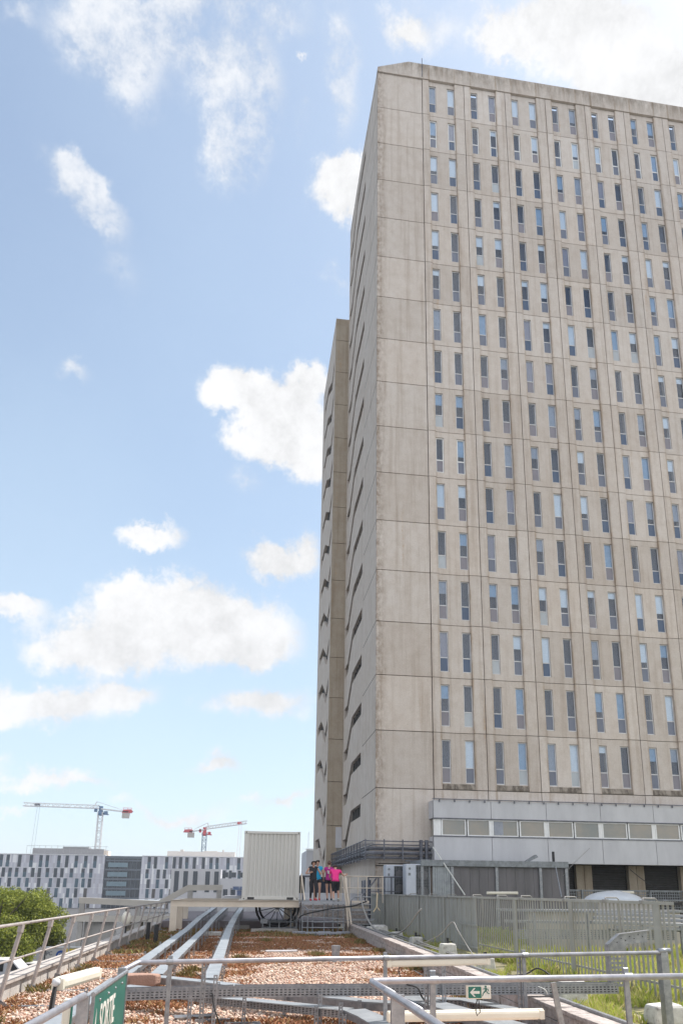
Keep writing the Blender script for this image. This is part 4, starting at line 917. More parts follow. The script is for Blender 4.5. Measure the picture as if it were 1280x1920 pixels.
for q, a in enumerate(jx[:-1]):
    for s in (0, 1):
        xa = a+.06+(.0 if q else .38)+s*(1.53 if q else 1.43); xb = xa+(1.46 if q else 1.36)
        if xb > a+3.2: xb = a+3.15
        b = MB(); y = PY+.07; b.box(xa, xa+.07, y-.03, y+.05, 4.665, 5.535); b.box(xb-.07, xb, y-.03, y+.05, 4.665, 5.535); b.box(xa+.07, xb-.07, y-.03, y+.05, 4.665, 4.72); b.box(xa+.07, xb-.07, y-.03, y+.05, 5.48, 5.535)
        w = put('podium_window', b, m_white_frame, t)
        put('pane', MB().box(xa+.07, xb-.07, y, y+.02, 4.72, 5.48), wm, w)
        if rng.random() < .4: b = MB().box(xa+.1, xa+.1+(xb-xa)*.35, y-.004, y-.001, 4.74, 5.46); put('blind', b, m_blind[1], w)
for q, a in enumerate(jx[:-1]): put('podium_mullion', MB().box(a-.09+(.11 if not q else 0), a+(.055 if q else .42), PY+.05, PY+.16, 4.665, 5.535), m_white_frame, t)
b = MB(); b.box(PX+.1, PX+.13, PY+.25, TY-.05, 4.66, 5.54); put('podium_pane', b, wm, t)
# louvred shutters below
LY = 40.6
b = MB().box(10.2, jx[-1], LY+.2, LY+.3, -1, 3.38); put('podium_backing', b, m_joint, t)
for k in range(8):
    x0 = 15.0+k*3.14+1.1; b = MB(); z = .6
    while z < 3.25: b.add([(x0, LY+.05, z), (x0+2.1, LY+.05, z), (x0+2.1, LY+.14, z+.10), (x0, LY+.14, z+.10), (x0, LY+.05, z-.02), (x0+2.1, LY+.05, z-.02)], [(0, 1, 2, 3), (4, 5, 1, 0)]); z += .13
    put('louvred_shutter', b, m_louvre, t)
    b = MB(); b.box(x0-.95, x0-.49, LY-.2, LY+.1, -1, 3.27); b.box(x0-.46, x0-.02, LY-.2, LY+.1, -1, 3.27); put('podium_column', b, m_wing, t)
b = MB(); b.box(TX+.02, BX0, TY-.012, TY-.002, 3.05, 3.11); put('ledge', b, m_joint, t)
# rear annex ribbon window of the side wall
b = MB().box(6.35, 6.80, 54.75, 60, 4.8, 6.3); put('side_bay', b, m_podium, t); b = MB().box(6.42, 6.80, 54.76, 60, 3.4, 4.78); put('side_bay_window', b, wm, t)
b = MB(); b.box(TX-.06, TX-.003, 41.5, 44.5, -.2, 2.35); put('service_opening', b, m_dark, t)
b = MB()
for y in (42.0, 42.6, 43.2, 43.8): b.box(TX-.10, TX-.065, y, y+.05, -.2, 2.35)
put('service_grille', b, m_alu, t)

# ---------------------------------------------------------------- rear wing
WX, WY0, WY1, WTOP = 5.68, 54.8, 65.7, 50.9
t = thing('concrete_tower', 'lower and darker concrete stair wing rising behind the main tower with zigzag slots', 'building', (WX, WY0, -5))
b = MB()
for i in range(-2, 13):
    z0 = 6.4+FH*i; b.box(WX, 8.5, WY0, WY0+.2, z0+.02, z0+FH-.02)
b.box(WX, 8.5, WY0, WY0+.2, 6.4+FH*13+.02, WTOP)
b.box(WX+.3, 8.4, WY0+.13, WY0+.17, -5, WTOP-.5, 1)
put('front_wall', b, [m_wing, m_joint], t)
def wslots(zi): h = .75; return [(55.8, zi-1.8), (57.3, zi-1.8), (60.8, zi), (63.9, zi), (63.9, zi+h), (60.9, zi+h), (57.2, zi-1.8+h+.2), (57.2, zi-1.0), (55.8, zi-1.0)][:9]
b = MB(); hs = []
for i in range(14):
    zi = 5.1+FH*i; h = .75; hs.append([(55.7, zi-1.0), (57.3, zi-1.9), (60.8, zi), (63.9, zi), (63.9, zi+h), (60.7, zi+h), (57.4, zi-1.0), (55.7, zi-.1)])
b.prism([(WY0+.203, -5), (WY1, -5), (WY1, WTOP-.02), (WY0+.203, WTOP-.02)], 'x', WX, WX+.3, holes=hs); b.box(WX+.31, 8.5, WY1-.2, WY1-.02, -5, WTOP-.3)
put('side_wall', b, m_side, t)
put('slot_backing', MB().box(WX+.26, WX+.29, WY0+.4, WY1-.3, -4, WTOP-1), m_joint, t)
b = MB().box(WX+.4, 8.4, WY0+.3, WY1-.3, -4, WTOP-.2); put('core', b, m_dark, t)
t = thing('building', 'small plain grey building block glimpsed between the container and the wing', 'building', (7.6, 90, -5))
b = MB(); b.box(7.0, 12, 90, 98, -5, 6.4); put('wall', b, m_podium, t)
b = MB(); b.box(6.9, 12, 89.9, 90, 6.41, 6.6); b.box(7.2, 7.25, 90.5, 90.55, 6.6, 8.6); put('roof', b, m_white_frame, t)

# ---------------------------------------------------------------- container on its beam frame
t = thing('steel_platform', 'cream steel beam frame on short legs carrying the container', 'platform', (-.4, 32.6, 0))
def ibeam(b, p, q, w, h):
    p, q = Vector(p), Vector(q); up = Vector((0, 0, 1))
    b.bar(p-up*.01, q-up*.01, w, .02); b.bar(p-up*(h-.01), q-up*(h-.01), w, .02); b.bar(p-up*h/2, q-up*h/2, .02, h-.045)
b = MB(); ibeam(b, (-3.05, 32.66, 1.33), (2.27, 32.66, 1.33), .16, .28); put('beam', b, m_cream, t)
for y in (35.6, 38.9): b = MB(); ibeam(b, (-3.0, y, 1.33), (2.27, y, 1.33), .16, .28); put('beam', b, m_cream, t)
for x in (-2.9, -.2, 2.12): b = MB(); ibeam(b, (x, 32.75, 1.325), (x, 38.8, 1.325), .14, .26); put('beam', b, m_cream, t)
for x, y in ((-2.9, 32.66), (-2.9, 35.6), (-2.9, 38.9), (2.1, 35.6), (2.1, 38.9)):
    b = MB(); b.box(x-.14, x+.14, y-.09, y+.09, .0, 1.045); b.box(x-.2, x+.2, y-.15, y+.15, 0, .03); put('leg', b, m_cream, t, bevel=.004)
t = thing('shipping_container', 'beige corrugated shipping container standing on the cream beam', 'container', (1.07, 32.8, 1.33))
CX0, CX1, CY0, CY1, CZ0, CZ1 = -.15, 2.27, 32.8, 38.86, 1.335, 4.235
def corr(n, a, c, y, d):                            # corrugation outline
    pts = []; s = (c-a)/n
    for k in range(n): x = a+k*s; pts += [(x, y), (x+s*.32, y), (x+s*.44, y+d), (x+s*.86, y+d), (x+s*.98, y)]
    return pts+[(c, y)]
b = MB(); pts = corr(13, CX0+.16, CX1-.16, CY0+.035, .045); vs = [(x, y, CZ0+.17) for x, y in pts]+[(x, y, CZ1-.12) for x, y in pts]; n = len(pts)
b.add(vs, [(i, i+1, n+i+1, n+i) for i in range(n-1)]); put('end_wall', b, m_container, t)
for x, sgn in ((CX0+.03, 1), (CX1-.03, -1)):
    b = MB(); pts = [(p[1], p[0]) for p in corr(22, CY0+.16, CY1-.16, 0, .04)]; vs = [(x+sgn*p, q, CZ0+.17) for p, q in pts]+[(x+sgn*p, q, CZ1-.1) for p, q in pts]; n = len(pts)
    b.add(vs, [(i, i+1, n+i+1, n+i) for i in range(n-1)]); put('side_wall', b, m_container, t)
b = MB()
for x in (CX0, CX1-.16):
    for y in (CY0, CY1-.16): b.box(x, x+.16, y, y+.16, CZ0+.13, CZ1-.13)
for y in (CY0+.0, CY1-.1): b.box(CX0+.161, CX1-.161, y+.01, y+.09, CZ0+.02, CZ0+.17); b.box(CX0+.161, CX1-.161, y+.01, y+.09, CZ1-.115, CZ1-.01)
for x in (CX0+.01, CX1-.09): b.box(x, x+.08, CY0+.161, CY1-.161, CZ0+.02, CZ0+.17); b.box(x, x+.08, CY0+.161, CY1-.161, CZ1-.10, CZ1-.01)
put('frame', b, m_container, t, bevel=.006)
put('roof', MB().box(CX0+.1, CX1-.1, CY0+.1, CY1-.1, CZ1-.05, CZ1-.03), m_container, t)
for x in (CX0-.004, CX1-.174):
    for z in (CZ0, CZ1-.12):
        for y in (CY0-.006, CY1-.17):
            b = MB().box(x, x+.178, y, y+.176, z, z+.12); c = put('corner_casting', b, m_container, t, bevel=.008)
            b = MB().tube([(x+.089, y-.004, z+.06), (x+.089, y-.001, z+.06)], .028, 10); put('hole', b, m_black, c)
for x in (CX0+.24, CX1-.52): put('forklift_pocket', MB().box(x, x+.28, CY0+.002, CY0+.008, CZ0+.035, CZ0+.125), m_black, t)
# things under it
t = thing('cable_drum', 'large dark cable drum ring standing in the shade under the container', 'cable drum', (1.45, 34.6, .3))
b = MB()
for r in (.95, .80): b.tube([(1.45+r*math.cos(a), 34.6, 1.02+r*.92*math.sin(a)) for a in [math.pi+math.pi*k/16 for k in range(17)]], .05, 6)
put('rim', b, m_black, t); b = MB()
for k in range(7): a = math.pi+math.pi*(k+.5)/7; b.tube([(1.45, 34.6, 1.02), (1.45+.9*math.cos(a), 34.6, 1.02+.83*math.sin(a))], .02, 5)
put('spokes', b, m_rack, t)
t = thing('scaffold', 'low galvanised scaffold frame lying under the container', 'scaffold', (1.2, 34, .1))
b = MB()
for z in (.42, .16): b.tube([(.75, 33.6, z), (2.3, 33.6, z)], .035, 6); b.tube([(.75, 34.6, z), (2.3, 34.6, z)], .035, 6)
for x in (.8, 1.1, 1.5, 2.0, 2.25): b.tube([(x, 33.6, 0), (x, 33.6, 1.0 if x > 1.9 else .45)], .03, 6)
b.tube([(1.9, 33.7, 1.0), (2.3, 33.7, .2)], .03, 6); b.box(.7, 1.0, 33.5, 33.9, .36, .55); put('tubes', b, m_galv, t)
b = MB().box(.3, 2.3, 33.2, 33.5, 0, .16); props(put('low_kerb', b, m_parapet, loc=(1.2, 33.3, 0), bevel=.02), 'pale low concrete kerb lying under the container edge', 'kerb')
b = MB().box(-.75, .25, 35.3, 35.5, 0, .2); props(put('low_kerb', b, m_parapet, loc=(-.2, 35.4, 0), bevel=.02), 'pale low concrete kerb between the cable trays and the container', 'kerb')
b = MB().box(-1.75, -.85, 30.4, 30.9, 0, .16); props(put('concrete_slab', b, m_block, loc=(-1.3, 30.6, 0), bevel=.02), 'pale concrete slab lying under two cable trays in front of the platform', 'slab')
# walkway pads
pads = [(2.65, 30.9), (3.1, 30.5), (2.2, 31.3), (3.6, 30.8), (3.25, 31.4), (4.0, 31.2)]
labs = ['leftmost middle plastic pad under the scaffold stair', 'nearest grey plastic pad in front of the scaffold stair', 'farthest left grey pad below the container corner', 'grey pad right of the scaffold post foot', 'grey pad directly under the scaffold deck', 'rightmost grey pad beside the kerb end']
for (x, y), l in zip(pads, labs):
    t = thing('roof_pad', l, 'paving pad', (x, y, 0), 'grey feet pads under the scaffold stair')
    b = MB(); b.box(x-.26, x+.26, y-.2, y+.2, .07, .15); b.box(x-.22, x-.12, y-.18, y+.18, 0, .07); b.box(x+.12, x+.22, y-.18, y+.18, 0, .07); put('pad', b, m_pad, t, bevel=.008)

# ---------------------------------------------------------------- scaffold deck and stairs where the people are
DZ = 1.325
t = thing('scaffold_deck', 'galvanised scaffold deck with lattice front carrying the four people', 'scaffold', (3.1, 32, 0))
b = MB()
b.box(2.32, 4.12, 31.55, 31.60, DZ-.10, DZ); b.box(2.32, 4.12, 37.9, 37.95, DZ-.10, DZ)
y = 31.62
while y < 37.9: b.box(2.33, 4.11, y, y+.20, DZ-.035, DZ-.003); y += .215
put('deck', b, m_deck, t)
for x in (2.36, 2.78, 3.25, 3.62, 4.05): put('post', MB().tube([(x, 31.62, .06), (x, 31.62, DZ-.1)], .028, 7), m_galv, t)
b = MB()
for z in (.28, .52, .98): b.tube([(2.36, 31.60, z), (4.08, 31.60, z)], .022, 6)
b.tube([(2.36, 31.58, .72), (4.08, 31.58, .62)], .018, 6)
for x in (2.40, 4.05):
    for y in (33.5, 35.5, 37.8): put('post', MB().tube([(x, y, 0), (x, y, DZ-.1)], .028, 6), m_galv, t)
b.tube([(2.55, 31.3, .12), (2.55, 31.3, 1.02)], .025, 6); b.tube([(2.55, 31.3, 1.0), (2.4, 31.5, 1.12)], .02, 6)
put('lattice', b, m_galv, t)
b = MB()
for k in range(5): b.box(2.9, 3.9, 31.9+k*.25, 32.1+k*.25, .25+k*.2, .28+k*.2)
put('step', b, m_galv, t)
t = thing('hand_railing', 'cream railing around the right edge of the scaffold deck', 'railing', (4.3, 32, DZ))
def rail(b, pts, z, r=.024): b.tube([(p[0], p[1], z) for p in pts], r, 8)
pts = [(4.16, 33.4), (4.16, 34.6), (6.3, 34.7)]
b = MB(); rail(b, pts, DZ+1.08); rail(b, pts, DZ+.56, .018); put('rails', b, m_cream, t, smooth=True)
for x, y in ((4.16, 33.4), (4.16, 34.0), (4.16, 34.6), (4.7, 34.65), (5.1, 34.66), (5.5, 34.67), (6.25, 34.7)): put('post', MB().tube([(x, y, DZ-.1), (x, y, DZ+1.1)], .022, 7), m_cream, t)
b = MB(); b.tube([(4.30, 33.3, DZ+1.15), (4.42, 31.9, .4)], .035, 8); b.tube([(4.22, 33.3, DZ+1.1), (4.30, 31.9, .3)], .03, 8); b.bar((4.38, 32.4, -.0), (4.30, 33.0, 2.3), .10, .05); put('stair_rail', b, m_cream, t)
t = thing('hand_railing', 'short sloping cream handrail beside the container corner', 'railing', (2.33, 32, DZ))
b = MB(); b.tube([(2.36, 32.9, DZ+1.12), (2.42, 31.5, DZ+.03)], .03, 8); b.tube([(2.36, 32.9, DZ-.1), (2.36, 32.9, DZ+1.12)], .022, 7); put('handrail', b, m_cream, t)
t = thing('stair', 'small cream and grey steel stair going down at the fence corner', 'stairs', (4.9, 33, 0))
b = MB()
for k in range(5): b.box(4.45, 5.6, 32.6+k*.28, 32.9+k*.28, .35+k*.2, .39+k*.2)
b.tube([(4.45, 32.3, .4), (4.45, 32.3, 1.35), (4.6, 32.3, 1.50), (5.3, 32.3, 1.50)], .03, 8); b.tube([(4.45, 32.3, .95), (5.3, 32.3, .95)], .02, 6); b.tube([(4.2, 32.3, .55), (5.4, 32.3, .55)], .022, 6)
put('treads', b, m_galv, t); b = MB()
for k in range(3): b.box(4.5, 5.5, 33.9+k*.02, 33.95+k*.02, 1.0+k*.12, 1.09+k*.12)
put('riser_boards', b, m_cream, t)
t = thing('pipe_stubs', 'grey railing end with crossed bars in front of the air conditioners', 'railing', (6, 36, 1.2))
b = MB()
for x in (5.95, 6.45, 6.75, 7.1): b.tube([(x, 37, .3), (x, 37, 2.42)], .04, 7)
b.tube([(5.95, 37, 2.42), (8.2, 37, 2.45)], .035, 7); b.tube([(5.95, 37, 1.75), (8.2, 37, 1.75)], .025, 6); b.tube([(5.6, 36.9, 1.45), (6.35, 36.9, 2.4)], .035, 6); put('frame', b, m_rack, t)
cable('thick black hose sagging across the scaffold lattice to the fence corner', [(2.157, 30.900, 0.666), (2.409, 30.900, 0.832), (3.439, 30.900, 1.044), (4.295, 30.800, 1.156), (4.644, 30.800, 1.263), (4.916, 31.000, 1.345)], .033, m_black)
t = thing('equipment_case', 'black covered equipment case standing on the deck beside the container', 'case', (2.55, 36.5, DZ))
b = MB(); b.box(2.35, 2.8, 36.4, 37.0, DZ+.3, DZ+1.05); put('case', b, m_black, t, bevel=.05); b = MB().box(2.3, 3.1, 36.35, 37.05, DZ+1.05, DZ+1.13)
put('lid', b, m_rack, t, bevel=.02); 
for x in (2.4, 2.72): put('leg', MB().box(x-.03, x+.03, 36.5, 36.56, DZ, DZ+.3), m_rack, t)
t = thing('low_platform', 'pale low terrace edge and steps behind the people', 'platform', (3.8, 42, 0))
b = MB(); b.box(2.2, 6.7, 42, 43, 0, 1.25); b.box(2.2, 6.7, 43.0, 50, 0, 1.6); put('slab', b, m_podium, t); b = MB().box(2.2, 6.7, 41.7, 42, 0, 1.0); put('step', b, m_ledge, t)
t = thing('panel_door', 'dark framed glazed door at the foot of the rear wing', 'door', (5.3, 54.5, 1.6))
b = MB(); b.box(4.6, 6.6, 54.5, 54.6, 1.6, 2.7); put('leaf', b, m_dark, t); b = MB()
for x in (4.6, 5.2, 5.7, 6.2, 6.55): b.box(x, x+.07, 54.42, 54.49, 1.6, 2.8)
put('frame', b, m_white_frame, t)
# ---------------------------------------------------------------- people
def skin_mesh(name, joints, edges, root, mat, sub=2):
    me = bpy.data.meshes.new(name+'_cage'); names = list(joints); idx = {n: i for i, n in enumerate(names)}
    me.from_pydata([joints[n][0] for n in names], [(idx[a], idx[c]) for a, c in edges], [])
    o = bpy.data.objects.new('tmp', me); C.objects.link(o)
    sm = o.modifiers.new('s', 'SKIN'); sm.use_smooth_shade = True
    for i, n in enumerate(names):
        r = joints[n][1]; v = me.skin_vertices[0].data[i]; v.radius = (r, r) if isinstance(r, (int, float)) else r; v.use_root = (n == root)
    o.modifiers.new('d', 'SUBSURF').levels = sub; o.modifiers['d'].render_levels = sub
    dg = bpy.context.evaluated_depsgraph_get(); dg.update()
    out = bpy.data.meshes.new_from_object(o.evaluated_get(dg)); bpy.data.objects.remove(o); out.name = name
    out.materials.clear(); out.materials.append(mat)
    for p in out.polygons: p.use_smooth = True
    return out
def person(label, loc, heading, J, skin, top, bottom, hair_m, hair, shoes, sleeves=.5, bottoms='leggings', scale=1.0, grip=(), extra=None):
    """J: joint -> (x right, y forward, z up) in metres, standing at the origin, facing +Y"""
    t = thing('person', label, 'person', loc, 'people on the scaffold deck'); t.rotation_euler = (0, 0, heading); t.scale = (scale,)*3
    V_ = {k: Vector(v) for k, v in J.items()}
    def lerp(a, c, u): return tuple(V_[a].lerp(V_[c], u))
    hd = V_['head']; nk = V_['neck']; face = V_['face'].normalized(); upv = (hd-nk).normalized(); side = face.cross(upv).normalized()
    jn = {'pelvis': (tuple(V_['pelvis']), (.13, .10)), 'waist': (tuple(V_['waist']), (.105, .085)), 'chest': (tuple(V_['chest']), (.135, .10)), 'neck0': (tuple(V_['neck']-upv*.03), .058), 'neck': (tuple(nk+upv*.03), .048),
          'chin': (tuple(hd-upv*.055+face*.012), (.062, .068)), 'skull': (tuple(hd+upv*.015), (.078, .088)), 'crown': (tuple(hd+upv*.085-face*.01), (.055, .06))}
    ed = [('pelvis', 'waist'), ('waist', 'chest'), ('chest', 'neck0'), ('neck0', 'neck'), ('neck', 'chin'), ('chin', 'skull'), ('skull', 'crown')]
    for s in ('l', 'r'):
        jn['sh'+s] = (tuple(V_['sh'+s]), .052); jn['ua'+s] = (lerp('sh'+s, 'el'+s, .5), .043); jn['el'+s] = (tuple(V_['el'+s]), .036); jn['fa'+s] = (lerp('el'+s, 'wr'+s, .35), .034); jn['wr'+s] = (tuple(V_['wr'+s]), .022)
        hdv = V_['ha'+s]-V_['wr'+s]; jn['pa'+s] = (tuple(V_['wr'+s]+hdv*.6), (.030, .018)); 
        jn['hi'+s] = (tuple(V_['hi'+s]), .088); jn['th'+s] = (lerp('hi'+s, 'kn'+s, .45), .076); jn['kn'+s] = (tuple(V_['kn'+s]), .050); jn['ca'+s] = (lerp('kn'+s, 'an'+s, .3), .052); jn['an'+s] = (tuple(V_['an'+s]), .033)
        f = V_['toe'+s]-V_['an'+s]; jn['toe'+s] = (tuple(V_['toe'+s]), (.034, .026))
        ed += [('chest', 'sh'+s), ('sh'+s, 'ua'+s), ('ua'+s, 'el'+s), ('el'+s, 'fa'+s), ('fa'+s, 'wr'+s), ('wr'+s, 'pa'+s), ('pelvis', 'hi'+s), ('hi'+s, 'th'+s), ('th'+s, 'kn'+s), ('kn'+s, 'ca'+s), ('ca'+s, 'an'+s), ('an'+s, 'toe'+s)]
        d = hdv.normalized(); w = d.cross(Vector((0, 1, 0)) if abs(d.y) < .8 else Vector((0, 0, 1))).normalized(); pn = w.cross(d).normalized()
        pa = V_['wr'+s]+hdv*.6
        for i, (off, ln) in enumerate(((-.027, .068), (-.009, .078), (.009, .073), (.026, .058))):
            a = pa+d*.035+w*off; m_ = a+d*ln*.5+pn*.012; e = m_+d*ln*.35+pn*.03
            jn['f%d%sa' % (i, s)] = (tuple(a), .0088); jn['f%d%sb' % (i, s)] = (tuple(m_), .0082); jn['f%d%sc' % (i, s)] = (tuple(e), .0072)
            ed += [('pa'+s, 'f%d%sa' % (i, s)), ('f%d%sa' % (i, s), 'f%d%sb' % (i, s)), ('f%d%sb' % (i, s), 'f%d%sc' % (i, s))]
        a = V_['wr'+s]+hdv*.4-w*.032; jn['tb'+s] = (tuple(a), .011); jn['tc'+s] = (tuple(a-w*.022+d*.035+pn*.012), .0095); jn['td'+s] = (tuple(a-w*.026+d*.062+pn*.02), .0085)
        ed += [('pa'+s, 'tb'+s), ('tb'+s, 'tc'+s), ('tc'+s, 'td'+s)]
    def attach(name, me, parent): o = bpy.data.objects.new(name, me); C.objects.link(o); o.parent = parent; return o
    bm_ = skin_mesh('body', jn, ed, 'pelvis', skin); 
    # nose, ears, eyes, mouth joined into the body mesh
    b = MB(); b.ball(hd-upv*.012+face*.088, (.012, .014, .018), 8, 6, 0)
    for sg in (-1, 1):
        b.ball(hd+side*sg*.078-upv*.01, (.012, .018, .026), 8, 6, 0); b.ball(hd+side*sg*.030+upv*.012+face*.080, (.011, .007, .007), 8, 5, 1)
    b.ball(hd-upv*.052+face*.082, (.022, .007, .006), 8, 5, 2)
    fm = b.mesh('features', [skin, m_black, m_lip], smooth=True); bb = bmesh.new(); bb.from_mesh(bm_); bb.from_mesh(fm); bm_.materials.append(m_black); bm_.materials.append(m_lip); bb.to_mesh(bm_); bb.free()
    body = attach('body', bm_, t)
    # top
    up0 = (V_['waist']-V_['pelvis']).normalized(); tj = {'tail': (tuple(V_['pelvis']-up0*.11), (.188, .150)), 'hem': (tuple(V_['pelvis']+up0*.0), (.176, .142)), 'waist': (tuple(V_['waist']), (.136, .112)), 'chest': (tuple(V_['chest']), (.158, .120)), 'col': (tuple(nk-upv*.05), (.085, .075))}
    te = [('tail', 'hem'), ('hem', 'waist'), ('waist', 'chest'), ('chest', 'col')]
    for s in ('l', 'r'):
        tj['s'+s] = (tuple(V_['sh'+s]), .068); te.append(('chest', 's'+s))
        if True: tj['e'+s] = (lerp('sh'+s, 'el'+s, max(sleeves, .10)), .064); te.append(('s'+s, 'e'+s))
    shirt = attach('shirt', skin_mesh('shirt', tj, te, 'chest', top), t)
    # bottoms
    full = bottoms == 'leggings'; cap = bottoms == 'capri'
    bj = {'w': (tuple(V_['pelvis'].lerp(V_['waist'], .5)), (.135, .112)), 'p': (tuple(V_['pelvis']), (.165, .132))}; be = [('w', 'p')]
    for s in ('l', 'r'):
        bj['h'+s] = (tuple(V_['hi'+s]), .122); be.append(('p', 'h'+s))
        if full or cap:
            bj['t'+s] = (lerp('hi'+s, 'kn'+s, .45), .088); bj['k'+s] = (tuple(V_['kn'+s]), .062); bj['c'+s] = (lerp('kn'+s, 'an'+s, .3), .060)
            be += [('h'+s, 't'+s), ('t'+s, 'k'+s), ('k'+s, 'c'+s)]
            if full: bj['a'+s] = (lerp('kn'+s, 'an'+s, .93), .040); be.append(('c'+s, 'a'+s))
        else: bj['t'+s] = (lerp('hi'+s, 'kn'+s, .30), .104); bj['u'+s] = (lerp('hi'+s, 'kn'+s, .45), .102); be.append(('t'+s, 'u'+s)); be.append(('h'+s, 't'+s))
    attach({'leggings': 'leggings', 'capri': 'leggings', 'shorts': 'shorts'}[bottoms], skin_mesh('bottoms', bj, be, 'p', bottom), t)
    # shoes
    for s in ('l', 'r'):
        an, toe = V_['an'+s], V_['toe'+s]; d = (toe-an); heel = an-Vector((d.x, d.y, 0)).normalized()*.05-Vector((0, 0, .045))
        sj = {'a': (tuple(an-Vector((0, 0, .01))), .040), 'h': (tuple(heel+Vector((0, 0, .01))), (.036, .036)), 'm': (tuple(an.lerp(toe, .55)), (.044, .036)), 't': (tuple(toe+d.normalized()*.02), (.042, .028))}
        sh = attach('shoe', skin_mesh('shoe', sj, [('a', 'h'), ('a', 'm'), ('m', 't')], 'a', shoes[0]), t)
        b = MB(); p = toe+d.normalized()*.05; q = heel-Vector((d.x, d.y, 0)).normalized()*.02; b.bar((q.x, q.y, min(q.z, p.z)-.030), (p.x, p.y, p.z-.030), .085, .022)
        attach('sole', b.mesh('sole', shoes[1]), sh)
    # hair
    hj = {'a': (tuple(hd+upv*.075+face*.045), (.074, .052)), 'b': (tuple(hd+upv*.085-face*.02), (.098, .085)), 'c': (tuple(hd+upv*.0-face*.045), (.096, .080)), 'd': (tuple(hd-upv*.06-face*.045), (.068, .05))}
    he = [('a', 'b'), ('b', 'c'), ('c', 'd')]
    if hair == 'bob':
        for sg, n in ((-1, 'l'), (1, 'r')): hj['s'+n] = (tuple(hd+side*sg*.07+upv*.0-face*.01), (.032, .05)); hj['u'+n] = (tuple(hd+side*sg*.075-upv*.085-face*.0), (.028, .04)); he += [('c', 's'+n), ('s'+n, 'u'+n)]
    if hair == 'ponytail': hj['e'] = (tuple(hd+upv*.02-face*.12), .030); hj['f'] = (tuple(hd-upv*.08-face*.14), .034); hj['g'] = (tuple(hd-upv*.17-face*.11), .015); he += [('c', 'e'), ('e', 'f'), ('f', 'g')]
    if hair == 'bun': hj['e'] = (tuple(hd+upv*.09-face*.09), .045); he += [('b', 'e')]
    attach('hair', skin_mesh('hair', hj, he, 'b', hair_m), t)
    if extra: extra(t, attach, V_)
    return t
sk = M('skin_light', (.52, .31, .23), (.46, .26, .19), rough=.55); m_lip = M('lips', (.35, .10, .09), rough=.5)
h1 = M('hair_dark', (.035, .022, .018), rough=.6); h2 = M('hair_auburn', (.10, .045, .028), rough=.6)
blk = M('fabric_black', (.014, .014, .018), (.02, .02, .026), rough=.85); red = M('trainer_red', (.45, .03, .05), rough=.6)
cy = M('shirt_cyan', (.01, .32, .55), (.01, .26, .47), rough=.8); mg = M('shirt_magenta', (.55, .03, .30), (.46, .02, .25), rough=.8); pk = M('shirt_pink', (.80, .03, .24), (.68, .02, .20), rough=.8)
DK = 1.325
SH = dict(pelvis=(0, 0, .93), waist=(0, .01, 1.08), chest=(0, .0, 1.28), neck=(0, 0, 1.42), head=(0, .03, 1.56), face=(0, 1, -.1), shl=(-.165, 0, 1.36), shr=(.165, 0, 1.36), hil=(-.09, 0, .88), hir=(.09, 0, .88))
# 1 black outfit, walking to the camera, looking down at her hands
J = dict(SH); J.update(head=(.0, .06, 1.555), face=(.05, 1, -.75), ell=(-.31, .02, 1.12), wrl=(-.24, .22, 1.08), hal=(-.23, .30, 1.10), elr=(.32, .0, 1.12), wrr=(.17, .20, 1.14), har=(.10, .25, 1.18),
    knl=(-.10, .16, .50), anl=(-.12, .10, .10), toel=(-.12, .23, .04), knr=(.09, .04, .47), anr=(.07, -.16, .08), toer=(.07, -.03, .035))
def phone(t, attach, V_): b = MB().box(-.075, -.035, .20, .21, 1.02, 1.15); attach('race_bib', b.mesh('bib', m_white), t)
person('woman in a black sleeveless running outfit and red shoes walking forward and looking down', (2.797, 32.050, 1.347)[:2]+(DK,), math.pi*1.03, J, sk, blk, blk, h1, 'bob', (red, m_white), 0, 'leggings', 1.0)
# 2 cyan shirt behind
J = dict(SH); J.update(face=(-.1, 1, -.5), head=(0, .05, 1.56), ell=(-.24, .0, 1.10), wrl=(-.22, .20, 1.08), hal=(-.21, .28, 1.10), elr=(.25, .02, 1.1), wrr=(.18, .20, 1.10), har=(.15, .27, 1.14),
    knl=(-.10, .10, .50), anl=(-.10, .0, .10), toel=(-.10, .13, .04), knr=(.10, .02, .47), anr=(.10, -.10, .09), toer=(.10, .03, .035))
person('person in a bright blue t-shirt and black shorts half hidden behind the woman in black', (3.054, 32.900, 1.393)[:2]+(DK,), math.pi*.98, J, sk, cy, blk, h1, 'ponytail', (red, m_white), .45, 'shorts', 1.03)
# 3 magenta shirt walking away
J = dict(SH); J.update(face=(0, 1, -.05), ell=(-.25, -.04, 1.10), wrl=(-.24, .08, .90), hal=(-.23, .12, .83), elr=(.24, -.02, 1.10), wrr=(.22, .14, .93), har=(.21, .19, .87),
    knl=(-.09, .05, .48), anl=(-.06, -.06, .09), toel=(-.06, .07, .035), knr=(.09, .08, .50), anr=(.11, .04, .09), toer=(.11, .17, .035))
def print_(t, attach, V_):
    for (x, z, w, h) in ((-.02, 1.18, .05, .03), (.03, 1.21, .04, .035), (-.05, 1.23, .03, .03), (.0, 1.14, .07, .015), (.05, 1.15, .03, .02), (0, 1.36, .035, .02)): attach('shirt_print', MB().box(x-w, x+w, -.150, -.128, z-h, z+h).mesh('shirt_print', m_white), t)
person('person in a purple-magenta t-shirt with a white back print and black shorts walking away', (3.659, 33.800, 1.422)[:2]+(DK,), R(-8), J, sk, mg, blk, h2, 'bun', (blk, m_white), .45, 'shorts', 1.03, extra=print_)
